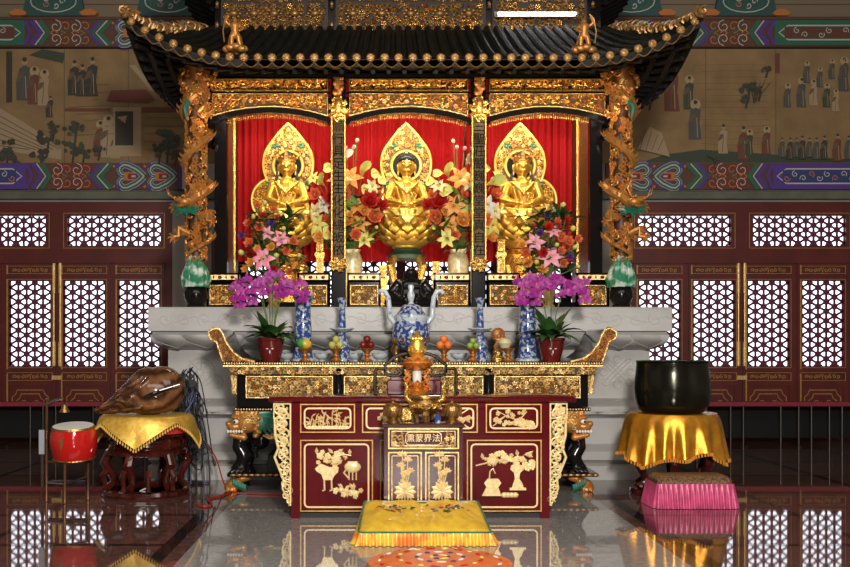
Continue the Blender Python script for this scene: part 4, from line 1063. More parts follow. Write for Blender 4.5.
# ------------------------------------------------------------ vases, censer, candlesticks on the altar table
def on(px, D=9.35, z=TZ): return (ax(px,D), D, z+.001)
def beaker(px, label):
    r = thing('beaker_vase', label, 'vase', on(px,9.45))
    MB().lathe([(0,0),(.105,0),(.107,.02),(.095,.035),(.086,.1),(.075,.2),(.079,.22),(.083,.3),(.079,.38),(.074,.4),(.074,.5),(.082,.57),(.098,.625),(.10,.63),(.088,.63),(.066,.5),(.06,.2),(0,.1)],n=32).build('body', porcelain, r)
    MB().lathe([(.098,.0),(.112,.004),(.112,.02),(.098,.03)],n=32).build('foot_rim', porcelain_l, r); MB().lathe([(.096,.618),(.105,.63),(.096,.636)],n=32).build('rim', porcelain_l, r)
beaker(303,'tall blue and white beaker vase right of the left orchid pot'); beaker(527.5,'tall blue and white beaker vase left of the right orchid pot')
def candlestick(px, label):
    r = thing('candlestick', label, 'candlestick', on(px,9.55))
    MB().lathe([(0,0),(.085,0),(.085,.02),(.07,.04),(.078,.12),(.06,.19),(.035,.23),(.035,.28)],n=28).build('base', porcelain, r)
    MB().lathe([(.03,.27),(.06,.275),(.115,.305),(.118,.315),(.05,.30),(0,.30)],n=28).build('drip_pan', porcelain_l, r)
    MB().lathe([(0,.29),(.034,.29),(.038,.33),(.032,.45),(.028,.54),(.045,.595),(.05,.605),(.03,.60),(0,.58)],n=24).build('stem', porcelain, r)
candlestick(342,'blue and white porcelain candlestick left of the censer'); candlestick(480,'blue and white porcelain candlestick right of the censer')
r = thing('porcelain_censer', 'big blue and white lidded censer with two tall curved ear handles', 'censer', on(411,9.42))
MB().lathe([(0,.10),(.07,.10),(.13,.13),(.17,.19),(.178,.26),(.168,.32),(.155,.37),(.148,.39),(.158,.405),(.155,.43),(.14,.435),(0,.435)],n=36).build('bowl', porcelain, r)
MB().lathe([(.15,.365),(.163,.40),(.16,.43),(.14,.44)],n=36).build('rim', porcelain_l, r)
ld = MB().lathe([(0,.435),(.13,.435),(.135,.45),(.11,.48),(.09,.52),(.05,.54),(0,.545)],n=30).build('lid', porcelain, r)
MB().lathe([(0,.53),(.03,.54),(.02,.56),(.034,.6),(.036,.63),(.02,.67),(.03,.70),(.022,.72),(0,.725)],n=16).build('finial', porcelain_l, ld)
for q in (-1,1):
    MB().tube([(q*.155,0,.36),(q*.20,0,.42),(q*.205,0,.52),(q*.215,0,.60),(q*.245,0,.66),(q*.285,0,.665),(q*.305,0,.635)],[.026,.026,.024,.024,.024,.022,.018],10).build('handle', porcelain_l, r)
for k in range(3):
    a = -PI/2+k*2*PI/3+PI/3*0+.5; MB().tube([(.11*math.cos(a),.11*math.sin(a),.16),(.15*math.cos(a),.15*math.sin(a),.10),(.13*math.cos(a),.13*math.sin(a),.03),(.145*math.cos(a),.145*math.sin(a),0)],[.05,.045,.028,.036],10).build('leg', bronze, r)
lm = MB()
for k in range(12):
    a = k*PI/6; lm.tube([(.17*math.cos(a)+x_*-math.sin(a),.17*math.sin(a)+x_*math.cos(a),.2+z_) for x_,z_ in spiral((0,0),.035,1.1,a,1,8)],.010,4)
lm.build('relief_band', gold_dark, r)
# fruit on footed stands
FR = {}
def fstand(px, label, first=[None]):
    if first[0] is None:
        r = thing('fruit_stand', label, 'fruit stand', on(px), group='copper fruit stands on the altar table')
        MB().lathe([(0,0),(.052,0),(.055,.012),(.03,.03),(.02,.045),(.032,.055),(.022,.068),(.035,.09),(.068,.115),(.07,.122),(.06,.12),(.03,.105),(0,.1)],n=24).build('bowl', copper, r)
        MB().lathe([(.03,.048),(.036,.055),(.03,.062)],n=20).build('collar', gold_leaf, r); first[0] = r; return r
    return dup(first[0], on(px), label)
def fruit(kind, px, dx, dz, rad, mt, label, stemc=True, dy=0, squash=1, group=None):
    x, y, z = on(px); o = (x+dx, y+dy, z+.122+dz)
    key = kind
    if key in FR:
        c = dup(FR[key], o, label, rz=dx*40, group=group); return c
    r = thing(kind, label, 'fruit', o, group=group)
    MB().lathe([(0,-rad*.86*squash),(rad*.35,-rad*.92*squash),(rad*.8,-rad*.55*squash),(rad,0),(rad*.86,rad*.5*squash),(rad*.45,rad*.86*squash),(rad*.1,rad*.8*squash),(0,rad*.72*squash)],n=20).build('flesh', mt, r)
    if stemc: MB().tube([(0,0,rad*.72*squash),(.004,0,rad*1.02*squash)],.003,5).build('stem', stem_m, r)
    FR[key] = r; return r
def pile(kind, px, rad, mt, word, where, group):
    fstand(px, 'copper footed stand holding %s, %s'%(word[1], where))
    for (nm,dx,dz,dy) in (('front left',-rad*.98,rad*.9,-.012),('front right',rad*.98,rad*.9,-.012),('rearmost',0,rad*.9,rad*1.55),('topmost',0,rad*2.35,.018)):
        fruit(kind,px,dx,dz,rad,mt,'%s, %s of its pile %s'%(word[0],nm,where),True,dy,1,group)
pile('pear',336,.036,mat('yellow_pear',(.55,.5,.12),.4,0,(.42,.42,.1),20),('pale yellow fruit','pale yellow fruit'),'beside the left candlestick','yellow fruit pile')
pile('apple',367,.037,mat('dark_red_apple',(.12,.008,.008),.2,0,(.2,.02,.012),14),('dark red apple','dark red apples'),'left of the censer','dark red apple pile')
pile('orange',444,.038,mat('orange_peel',(.85,.16,.03),.4,0,(.8,.22,.04),14,.2,200),('orange','oranges'),'right of the censer','orange pile')
pile('green_apple',473,.030,mat('green_apple_skin',(.22,.38,.05),.35,0,(.32,.42,.08),14),('green apple','green apples'),'beside the right candlestick','green apple pile')
fstand(305,'copper footed stand holding a mango, before the left beaker vase')
MB_m = mat('mango_skin',(.10,.30,.05),.35,0,(.65,.42,.04),7,contrast=(.45,.56))
_nt = MB_m.node_tree; _sx = _nt.nodes.new('ShaderNodeSeparateXYZ'); _mr = _nt.nodes.new('ShaderNodeMapRange'); _mr.inputs[1].default_value = -.07; _mr.inputs[2].default_value = .07
_tc = [q for q in _nt.nodes if q.type=='TEX_COORD'][0]; _rp = [q for q in _nt.nodes if q.type=='VALTORGB'][0]
_nt.links.new(_tc.outputs['Object'],_sx.inputs[0]); _nt.links.new(_sx.outputs[0],_mr.inputs[0]); _nt.links.new(_mr.outputs[0],_rp.inputs['Fac'])
m_ = thing('mango','green and yellow mango on the stand before the left vase','fruit',(on(304)[0],on(304)[1],TZ+.122+.045)); MB().ell((0,0,0),(.075,.052,.05),20,12,0,Euler((0,.2,0)).to_matrix()).build('flesh', MB_m, m_); MB().tube([(.07,0,.0),(.08,0,.012)],.004,5).build('stem', stem_m, m_)
fstand(508,'copper footed stand holding a cream melon, left of the right vase')
m_ = thing('melon','round cream coloured melon on the stand left of the right vase','fruit',(on(505)[0],on(505)[1],TZ+.122+.05)); MB().lathe([(0,-.05),(.04,-.045),(.065,0),(.055,.035),(.02,.05),(0,.047)],n=24).build('flesh', mat('melon_skin',(.62,.55,.3),.4,0,(.55,.5,.3),20), m_); MB().tube([(0,0,.045),(.005,0,.065)],.004,5).build('stem', stem_m, m_)
# carved figurine with round head
r = thing('carved_figurine','small brown carved figurine with round fan head and gilt base, behind the melon','figurine',on(498,9.6))
MB().lathe([(0,0),(.06,0),(.062,.03),(.045,.05),(.05,.09),(.03,.11),(0,.11)],n=20).build('base', gold_leaf, r)
MB().lathe([(0,.1),(.035,.1),(.045,.14),(.025,.18),(.02,.2),(0,.2)],n=16).ell((0,0,.255),(.068,.025,.068),20,10).build('body', mat('tan_wood',(.28,.1,.03),.4,0,(.4,.18,.06),20), r)
c = MB(); c.tube([(.05*math.cos(a*PI/10),-.022,.255+.05*math.sin(a*PI/10)) for a in range(21)],.006,5); carve(c,-.03,.03,.225,.285,-.02,.03,4); c.build('face_carving', copper, r)
c0 = thing('offering_bowl','white bowl left of the left beaker vase','bowl',on(287,9.7),group='white offering bowls')
MB().lathe([(0,.0),(.03,0),(.032,.01),(.055,.022),(.078,.046),(.084,.072),(.08,.072),(.07,.045),(.04,.025),(0,.02)],n=24).build('bowl', porcelain_w, c0)
MB().lathe([(.083,.066),(.0865,.073),(.079,.075)],n=24).build('rim', porcelain_l, c0)
for px,t_ in ((322,'white bowl between the mango and the yellow fruit pile'),(355,'white bowl between the yellow fruit and the dark red apples'),(380,'white bowl between the dark red apples and the censer'),(459,'white bowl between the oranges and the green apples')): dup(c0,on(px,9.75),t_)

# ------------------------------------------------------------ flowers
def flower(kind, c, d, s, m, m2=None, seed=0):
    """one bloom facing d; returns MB and materials"""
    R = random.Random(seed); mb = MB(); q = Vector(d).to_track_quat('Z','Y').to_matrix().to_4x4()
    def petal(a, tilt, l, w, curl, mm=0, rr=.08):
        def fn(u,v):
            t = (u-.5)*2; ww = w*math.sin(PI*min(1,.12+.88*v**.8))*(1 if v<.97 else .15); al = tilt-curl*v
            rad_ = rr*s+l*v*math.cos(al); z = l*v*math.sin(al)-.25*ww*abs(t)**1.5*.6
            return (rad_*math.cos(a)-t*ww*math.sin(a), rad_*math.sin(a)+t*ww*math.cos(a), z)
        mb.grid(fn,4,5,mm)
    if kind == 'lily':
        for k in range(6): petal(k*PI/3+.1*(k%2), .75, s, s*.27, .75, 0)
        for k in range(5): mb.tube([(0,0,0),(.12*s*math.cos(k*1.256),.12*s*math.sin(k*1.256),.4*s)],.02*s,4,1); mb.ell((.12*s*math.cos(k*1.256),.12*s*math.sin(k*1.256),.4*s),.045*s,5,4,1)
    elif kind == 'rose':
        for row,(n,t,l) in enumerate(((6,.35,.85),(6,.7,.75),(5,1.05,.62),(4,1.35,.5))):
            for k in range(n): petal((k+.5*(row%2))*2*PI/n+row*.3, t, s*l, s*.42*l, -.35, 0 if row<3 else 1)
    elif kind == 'calla':
        def fn(u,v):
            a = u*2*PI; rr = s*(.07+.34*v**1.6)*(1+.35*math.cos(a)*v); return (rr*math.cos(a)+.12*s*v*v,rr*math.sin(a),s*(v*1.0+.3*v*v*math.cos(a)))
        mb.grid(fn,12,6,0); mb.cap((0,0,.1*s),(0.02*s,0,.8*s),.05*s,.04*s,6,1)
    elif kind == 'anthurium':
        for k in (0,):
            def fn(u,v): a=(u-.5)*2; w=s*.55*math.sin(PI*(.1+.9*v)**.7)*(1 if v<.98 else .1); return (s*(v*1.1-.35), a*w, .12*s*abs(a)-.1*s*v)
            mb.grid(fn,6,7,0)
        mb.cap((-.1*s,0,.02*s),(.1*s,0,.4*s),.05*s,.04*s,6,1)
    elif kind == 'orchid':
        for k in range(3): petal(PI/2+k*2*PI/3, .15, s*.95, s*.26, .2)
        for k in (0,PI): petal(k+.15, .25, s*1.0, s*.45, .3)
        petal(-PI/2, .5, s*.4, s*.2, .9, 1); mb.ell((0,0,.06*s),.09*s,6,5,1)
    elif kind == 'bud':
        mb.ell((0,0,.2*s),(.32*s,.32*s,.45*s),8,6,0); mb.lathe([(.1*s,-.28*s),(.2*s,-.15*s),(.25*s,0)],n=8,m=1)
    mb.xf(Matrix.Translation(c) @ q); return mb
def leaves(mb, c, n, l, w, seed, up=.4, spread=(0,2*PI), droop=.6):
    R = random.Random(seed)
    for k in range(n):
        a = spread[0]+(spread[1]-spread[0])*(k+R.random()*.6)/n; ll = l*R.uniform(.75,1.15); u_ = up*R.uniform(.6,1.4)
        def fn(u,v):
            t = (u-.5)*2; ww = w*math.sin(PI*(.08+.92*v)**.85)*(1 if v<.98 else .1); rr = ll*v; z = ll*(u_*v-droop*v*v)+abs(t)*ww*.3
            return (c[0]+rr*math.cos(a)-t*ww*math.sin(a), c[1]+rr*math.sin(a)+t*ww*math.cos(a), c[2]+z)
        mb.grid(fn,2,6)
def orchid_pot(px, label, seed):
    x, y, z = on(px,9.30); r = thing('potted_orchid', label, 'plant', (x,y,z)); R = random.Random(seed)
    MB().lathe([(0,0),(.082,0),(.088,.02),(.115,.13),(.12,.19),(.128,.195),(.132,.215),(.126,.22),(.112,.215),(.108,.18),(0,.18)],n=32).build('pot', pot_red, r)
    m = MB(); 
    for (a,b_) in ((0,.03),(0,-.03),(.022,0),(-.022,0)): m.ell((a,-.108-.0,.12+b_),(.014 if a else .007,.006,.007 if a else .018),6,5)
    m.build('pot_emblem', porcelain_w, r)
    MB().lathe([(0,.19),(.11,.185)],n=20).build('soil', b_brown, r)
    lv = MB(); leaves(lv,(0,0,.2),17,.30,.062,seed,.8,(0,2*PI),.62); leaves(lv,(0,0,.2),10,.2,.055,seed+3,1.3,(0,2*PI),.3); lv.build('leaves', leaf_m, r)
    st_ = MB()
    for k in range(6):
        a = k*PI/3+.4; st_.tube([(0.02*math.cos(a),.02*math.sin(a),.2),(.05*math.cos(a),.04*math.sin(a),.42),(.13*math.cos(a),.05*math.sin(a)-.02,.70),(.26*math.cos(a),.05*math.sin(a)-.05,.74)],.005,5)
    st_.build('stems', stem_m, r)
    for k in range(36):
        t = -1+2*(k%11)/10; c = (t*.30+R.uniform(-.03,.03), -.03-R.uniform(0,.10), .78+R.uniform(-.04,.04)-.05*abs(t)-.06*(k//11))
        flower('orchid',c,(R.uniform(-.5,.5),-1,R.uniform(-.2,.3)),R.uniform(.055,.07),0,seed=k).build('blossom', [magenta,purplep], r)
orchid_pot(271,'magenta orchid in a glazed red pot at the left end of the altar table',4); orchid_pot(551,'magenta orchid in a glazed red pot at the right end of the altar table',14)

def bouquet(x, y, label, seed, items, vase, hz, spread, stems_to=.22, leafn=26, leafl=.17):
    r = thing('flower_arrangement', label, 'flowers', (x,y,ZT+.001)); R = random.Random(seed)
    vase(r)
    st_ = MB(); lf = MB()
    for (kind,dx,dz,dy,s,mm) in items:
        c = (dx,dy,dz); d = Vector((dx*1.2+R.uniform(-.2,.2),-.9,(dz-hz)*.5+.15+R.uniform(-.2,.2)))
        flower(kind,c,d,s,0,seed=R.randint(0,999)).build('blossom', mm, r)
        st_.tube([(0,0,stems_to),(dx*.35,dy*.4,stems_to+(dz-stems_to)*.5),(dx*.95,dy+.02,dz-.01)],.005,4)
    st_.build('stems', stem_m, r)
    for k in range(leafn):
        c = (R.uniform(-spread[0],spread[0])*.75, R.uniform(-.04,.08), R.uniform(stems_to+.1,spread[1]))
        leaves(lf,c,3,leafl,.026,R.randint(0,999),R.uniform(-.2,.9),(R.uniform(0,6),6.28+R.uniform(0,6)),.3)
    lf.build('foliage', leaf_m, r)
    return r
def glass_vase(r):
    MB().lathe([(0,0),(.06,0),(.062,.01),(.04,.04),(.055,.1),(.07,.22),(.075,.24),(.065,.23),(.05,.1),(0,.03)],n=24).build('vase', gold_pale, r)
def cream_vase(r):
    MB().lathe([(0,0),(.07,0),(.08,.02),(.06,.05),(.075,.2),(.11,.42),(.12,.52),(.10,.60),(.08,.62),(.095,.66),(.08,.66),(.06,.6),(0,.55)],n=28).build('vase', mat('cream_gold_vase',(.5,.4,.2),.3,.3,(.75,.65,.42),24), r)
def side_items(cx, s_, seed):
    R = random.Random(seed); it = []
    def P(px, py, kind, s, mm, dy=-.06):
        x, z = ax(px,9.95)-cx, az(py,9.95)-ZT; it.append((kind,x,z,dy+R.uniform(-.03,.03),s*1.55,mm))
    return it, P
cx = ax(272,10.0); it, P = side_items(cx,-1,3)
lp = [pink,yellowp]; rs_ = [coral,orangep]; rd = [redp,redp]; og = [orangep,yellowp]; yb = [yellowp,stem_m]; cr = [creamp,yellowp]; pp=[purplep,purplep]
for a in ((262,258,'lily',.085,lp),(280,238,'lily',.065,lp),(266,232,'lily',.05,[pink,yellowp]),(248,242,'rose',.05,rs_),(258,226,'rose',.05,rs_),(270,246,'rose',.045,og),(250,262,'rose',.045,og),(290,262,'rose',.05,og),(285,250,'rose',.045,rs_),(272,268,'rose',.04,rd),
  (246,222,'rose',.04,rs_),(262,214,'rose',.035,rd),(240,252,'bud',.06,yb),(275,255,'bud',.06,yb),(252,216,'bud',.05,yb),(283,228,'bud',.05,yb),(292,240,'rose',.045,rs_),(270,222,'rose',.04,pp),(264,202,'bud',.05,yb),(240,234,'rose',.035,pp),(256,248,'rose',.04,og),(298,255,'bud',.05,yb),(244,268,'rose',.04,og),(272,208,'rose',.035,rs_),(256,204,'rose',.03,rs_),(277,216,'bud',.05,[redp,stem_m]),(288,271,'rose',.04,rs_)): P(*a)
bouquet(cx,10.13,'silk flowers with pink lilies behind the left orchid',3,it,glass_vase,.6,(.34,.95),.24,100,.14)
cx = ax(551,10.0); it, P = side_items(cx,1,5)
for a in ((553,256,'lily',.085,lp),(537,241,'lily',.07,lp),(556,230,'lily',.05,lp),(564,236,'rose',.05,rs_),(571,240,'rose',.05,rs_),(577,246,'bud',.05,yb),(545,252,'rose',.045,rd),(530,262,'rose',.05,og),(566,262,'rose',.045,rs_),(575,228,'bud',.06,yb),(565,204,'bud',.06,yb),(580,238,'rose',.04,rs_),
  (551,226,'rose',.045,rd),(542,232,'rose',.04,pp),(560,220,'rose',.035,rs_),(528,252,'rose',.045,rs_),(538,262,'bud',.055,yb),(572,256,'rose',.035,pp),(558,244,'bud',.05,yb),(546,268,'rose',.045,og),(524,244,'rose',.04,og),(563,250,'rose',.04,rs_),(550,214,'rose',.035,pp),(569,218,'rose',.035,rd),(580,266,'bud',.04,yb),(536,225,'bud',.05,[redp,stem_m])): P(*a)
bouquet(cx,10.13,'silk flowers with pink lilies behind the right orchid',8,it,glass_vase,.6,(.34,.95),.24,100,.14)
# big arrangements between the statues
def mid_bouquet(px, label, s_, seed):
    D = 10.95; cx = ax(px,D); R = random.Random(seed); it = []
    def P(dx, py, kind, s, mm): it.append((kind, s_*dx*D/1000, az(py,D)-ZT, -.08+R.uniform(-.04,.04), s*1.35, mm))
    yl = [yellowp,orangep]; wl = [whitep,yellowp]
    for a in ((18,203,'rose',.11,rd),(22,218,'rose',.10,rs_),(5,207,'lily',.10,og),(-8,196,'rose',.10,rs_),(-4,222,'rose',.10,og),(8,225,'lily',.09,og),(14,192,'anthurium',.11,[yellowp,orangep]),(-12,212,'lily',.10,yl),(20,188,'lily',.07,cr),
      (-2,180,'lily',.11,og),(-12,182,'lily',.10,cr),(10,178,'calla',.12,yl),(22,175,'anthurium',.08,yl),(-20,200,'rose',.09,rd),(-22,218,'anthurium',.12,yl),(-16,230,'rose',.08,rd),(4,236,'rose',.07,rs_),(-24,234,'anthurium',.11,yl),(-8,165,'calla',.11,wl),
      (-28,206,'lily',.09,wl),(-28,186,'calla',.12,yl),(-14,160,'lily',.06,wl),(2,150,'bud',.05,[whitep,whitep]),(5,143,'bud',.05,[whitep,pink]),(-6,150,'bud',.05,[pink,pink]),(-24,170,'anthurium',.09,yl),(26,196,'rose',.06,rs_),(-2,203,'anthurium',.10,[leaf_l,orangep]),(12,212,'rose',.07,og),(-26,222,'rose',.08,rs_),(24,229,'bud',.05,yb),(-36,212,'lily',.08,cr),(-36,196,'rose',.08,rs_),(-34,226,'lily',.09,yl),(-38,180,'lily',.06,yl),(12,240,'lily',.08,yl),(-10,238,'rose',.06,rd),(-32,238,'rose',.07,og),(30,206,'rose',.07,rd),(29,182,'anthurium',.08,yl)): P(*a)
    r = bouquet(cx,D,label,seed,it,cream_vase,1.0,(.34,1.25),.6,60,.2)
    l2 = MB(); 
    for k in range(9): leaves(l2,(R.uniform(-.25,.25),-.04,R.uniform(.6,1.2)),2,.22,.03,k+seed,R.uniform(0,.8),(R.uniform(0,6),9),.3)
    l2.build('pale_leaves', leaf_l, r)
mid_bouquet(352,'tall silk flower arrangement in a cream vase left of the middle buddha',1,21)
mid_bouquet(458,'tall silk flower arrangement in a cream vase right of the middle buddha',-1,24)
# ------------------------------------------------------------ red offering cabinet
YC = 7.76
cb = thing('offering_cabinet', 'long maroon lacquered cabinet with gilded carvings before the altar table', 'cabinet', (0,YC,0))
ZC = .946; CX0, CX1 = ax(291,YC), ax(550,YC)
MB().cbox(ax(268,YC),ax(577,YC),0,.68,ZC-.045,ZC,.012).build('top', maroon, cb)
b = MB(); b.box(CX0,CX1,.05,.64,.085,ZC-.045); b.box(CX0,CX0+.07,.021,.66,0,.085); b.box(CX1-.07,CX1,.021,.66,0,.085)
b.box(CX0+.07,CX1-.07,.02,.05,.085,.135); b.box(CX0,CX0+.07,.02,.05,.085,ZC-.045); b.box(CX1-.07,CX1,.02,.05,.085,ZC-.045); b.box(CX0+.07,CX1-.07,.02,.05,az(440,YC),az(435,YC)+.005); b.box(CX0+.07,CX1-.07,.02,.05,.86,ZC-.045)
b.build('body', maroon, cb, smooth=False)
MB().box(CX0+.07,CX1-.07,.06,.07,.0,.06).build('plinth_recess', pot_dark, cb, smooth=False)
def cab_panel(name, p0, p1, y0, y1, deco):
    x0, x1, z0, z1 = ax(p0,YC), ax(p1,YC), az(y1,YC), az(y0,YC)
    o = MB().cbox(x0,x1,.022,.06,z0,z1,.004).build(name, maroon, cb, smooth=False)
    g = MB(); frame(g,x0,x1,z0,z1,.014,.024,.009); g.build('gilt_border', gold_dim, o, smooth=False)
    g = MB(); rframe(g,x0+.035,x1-.035,z0+.035,z1-.035,.022,.013,.03,.008); g.build('gilt_line', gold_line, o, smooth=False)
    if deco:
        d = MB(); deco(d,(x0+x1)/2,(z0+z1)/2,x1-x0,z1-z0); d.build('gilt_relief', cream_gold, o)
    return o
YR = .022
def leafy(d, x, z, a, l, w=.25):
    l *= 1.2
    ca, sa = math.cos(a), math.sin(a); w = l*w
    d.add([(x,YR,z),(x+ca*l*.5-sa*w,YR,z+sa*l*.5+ca*w),(x+ca*l,YR,z+sa*l),(x+ca*l*.5+sa*w,YR,z+sa*l*.5-ca*w),(x+ca*l*.5,YR-.012,z+sa*l*.5)],[(0,1,4),(1,2,4),(2,3,4),(3,0,4)][::1])
    n = len(d.f); d.f[n-4:] = [f[::-1] for f in d.f[n-4:]] if False else d.f[n-4:]
def blossom(d, x, z, r_):
    r_ *= 1.2
    for k in range(5): d.ell((x+r_*.6*math.cos(k*1.257),YR-.004,z+r_*.6*math.sin(k*1.257)),(r_*.45,.008,r_*.45),7,4)
    d.ell((x,YR-.01,z),(r_*.25,.006,r_*.25),6,4)
def branch(d, pts, r_=.006): d.tube([(x,YR-.003,z) for x,z in pts], r_, 5)
def bamboo(d, cx, cz, w, h):
    R = random.Random(1)
    for k in range(9):
        x = cx-w*.32+w*.64*k/8; top = cz+h*R.uniform(.0,.25); branch(d,[(x,cz-h*.32),(x+R.uniform(-.02,.02),top)],.004)
        for q in range(7): leafy(d,x+R.uniform(-.01,.01),top-.02*q*.5,R.uniform(-2.9,-.2) if q%2 else R.uniform(-.3,3.4),.045,.14)
    for k in range(12): d.ell((cx-w*.34+w*.68*k/11,YR,cz-h*.31),(.02,.01,.014),7,4)
def plum(d, cx, cz, w, h):
    R = random.Random(6)
    branch(d,[(cx+w*.3,cz-h*.28),(cx+.04,cz-.02),(cx-.06,cz+.02),(cx-w*.33,cz-.03)]); branch(d,[(cx+.04,cz-.02),(cx+.1,cz+.05),(cx+w*.2,cz+.07)],.005); branch(d,[(cx-.06,cz+.02),(cx-w*.3,cz+.06)],.004); branch(d,[(cx-.06,cz+.02),(cx-.16,cz-.06)],.004)
    for k in range(26): blossom(d,cx+w*R.uniform(-.34,.30),cz+h*R.uniform(-.22,.26),R.uniform(.011,.017))
    for k in range(14): blossom(d,cx+w*R.uniform(.1,.36),cz-h*R.uniform(.1,.3),R.uniform(.013,.02))
def fan(d, cx, cz, w, h):
    branch(d,[(cx,cz),(cx+.08,cz+.035),(cx+.15,cz+.08)],.006); branch(d,[(cx,cz),(cx+.08,cz-.035),(cx+.15,cz-.08)],.006)
    for k in range(8): blossom(d,cx+.02*k,cz+.01*math.sin(k),.016); leafy(d,cx+.02*k,cz,k*.9,.04)
def pair(d, cx, cz, w, h):
    for k in range(10): blossom(d,cx-w*.18+.02*k,cz+.03*math.sin(k*2),.016); leafy(d,cx-w*.15+.018*k,cz,k,.04)
def vase_scene(d, cx, cz, w, h):
    R = random.Random(3)
    def V(x_, z_): return (cx+x_*w, cz+z_*h)
    P = [V(-.30,.10),V(-.22,.17),V(-.1,.12),V(.03,.12),V(.02,.05),V(-.03,.0),V(-.06,-.06),V(-.18,-.06),V(-.21,.02),V(-.27,.06)]
    d.prism(P[::-1],YR-.014,YR); 
    for x_ in (-.17,-.07): branch(d,[V(x_,-.06),V(x_+.005,-.2),V(x_-.025,-.21)],.008)
    for k in range(34): blossom(d,*V(R.uniform(-.26,.02),R.uniform(.15,.33)),R.uniform(.012,.022)) if k%2 else leafy(d,*V(R.uniform(-.28,.05),R.uniform(.13,.32)),R.uniform(0,6),.05)
    branch(d,[V(0,.26),V(.1,.30),V(.2,.28)],.005)
    for k in range(8): leafy(d,*V(.02+.025*k,.29),R.uniform(0,6),.04)
    d.ell((*V(.22,.12)[:1],YR,V(.22,.12)[1]),(.065,.02,.045),16,8); d.prism([V(.16,.17),V(.28,.17),V(.29,.2),V(.15,.2)],YR-.012,YR); 
    for x_ in (.17,.22,.27): branch(d,[V(x_,.06),V(x_,-.06)],.006)
    d.tube([(V(.14,.1)[0],YR-.005,V(.14,.1)[1]),(V(.1,.04)[0],YR-.005,V(.1,.04)[1]),(V(.16,-.03)[0],YR-.005,V(.16,-.03)[1])],.008,5)
    for k in range(16): blossom(d,*V(R.uniform(-.02,.34),-.2+R.uniform(-.07,.05)-.12*k/16*.3),R.uniform(.012,.022))
    for k in range(4): d.ell((V(.06+.07*k,0)[0],YR,V(0,-.2-.015*k)[1]),(.024,.014,.022),8,5)
    for k in range(8): leafy(d,*V(R.uniform(-.05,.3),-.17+R.uniform(-.05,.04)),R.uniform(0,6),.05)
def jar_scene(d, cx, cz, w, h):
    R = random.Random(5)
    def V(x_, z_): return (cx+x_*w, cz+z_*h)
    P = [V(.10,-.17),V(.26,-.17),V(.24,-.1),V(.2,-.04),V(.21,.04),V(.26,.09),V(.25,.14),V(.2,.16),V(.21,.19),V(.13,.19),V(.14,.16),V(.09,.14),V(.08,.09),V(.13,.04),V(.14,-.04),V(.12,-.1)]
    d.prism(P,YR-.016,YR); d.box(V(.07,0)[0],V(.29,0)[0],YR-.018,YR,V(0,-.2)[1],V(0,-.165)[1])
    P = [V(-.30,-.28),V(-.04,-.28),V(-.06,-.22),V(-.08,-.16),V(-.04,-.1),V(-.08,-.04),V(-.22,-.04),V(-.27,-.1),V(-.24,-.16),V(-.27,-.22)]
    d.prism(P,YR-.014,YR); d.tube([(V(-.2,0)[0],YR-.005,V(0,-.04)[1]),(V(-.19,0)[0],YR-.005,V(0,.06)[1]),(V(-.15,0)[0],YR-.005,V(0,.1)[1]),(V(-.12,0)[0],YR-.005,V(0,.03)[1])],.006,5)
    branch(d,[V(.17,.2),V(.1,.26),V(-.05,.22),V(-.3,.16),V(-.38,.14)],.006)
    for k in range(40):
        t = R.random(); blossom(d,*V(-.2+.6*t,.2+.06*math.sin(t*5)+R.uniform(-.04,.06)),R.uniform(.014,.024))
    for k in range(20):
        t = R.random(); leafy(d,*V(-.4+.8*t,.16+.14*t+R.uniform(-.05,.05)),R.uniform(0,6),.05)
    for k in range(4): d.ell((V(.0+.05*k,0)[0],YR,V(0,-.27)[1]),(.026,.014,.022),8,5)
cab_panel('drawer',300,355,404,433,bamboo); cab_panel('drawer',362,417,404,433,pair); cab_panel('drawer',424,478,404,433,fan); cab_panel('drawer',486,542,404,433,plum)
cab_panel('door',300,373,440,512,vase_scene); cab_panel('door',380,461,440,512,None); cab_panel('door',467,542,440,512,jar_scene)
for px in (370,485):
    x = ax(px,YC); MB().box(x-.06,x+.06,-.003,.0,ZC-.018,ZC-.012).build('slot', pot_dark, cb, smooth=False)
for s_ in (-1,1):
    w = MB(); xi = CX0 if s_<0 else CX1; y = .03; zt = ZC-.05
    def W(u, z): return (xi+s_*u, y, z)
    frame(w, *sorted((xi+s_*.0, xi+s_*.14)), zt-.12, zt, .022, .04, .009)
    w.box(*sorted((xi, xi+s_*.012)), .015, .04, .10, zt); 
    R = random.Random(7)
    for k in range(34):
        z = zt-.03-(zt-.14)*(k/34); u = .075*(1-.75*(k/34)**1.6)+.02*math.sin(k*1.9)
        rr = .045*(1-.45*k/34); sp = spiral((xi+s_*u, z), rr, 1.15, k*1.9, 1 if k%2 else -1, 10)
        w.tube([(a,y-.004,b_) for a,b_ in sp], rr*.22, 5, 0, 1.2)
    w.tube([W(.13,zt-.12),W(.125,zt-.25),W(.10,zt-.35),W(.13,zt-.42),W(.09,zt-.52),W(.06,zt-.6),W(.07,zt-.66),W(.03,zt-.75),W(.015,zt-.8)],[.010,.012,.012,.011,.011,.01,.009,.007,.004],6)
    w.build('side_scroll', cream_gold, cb)
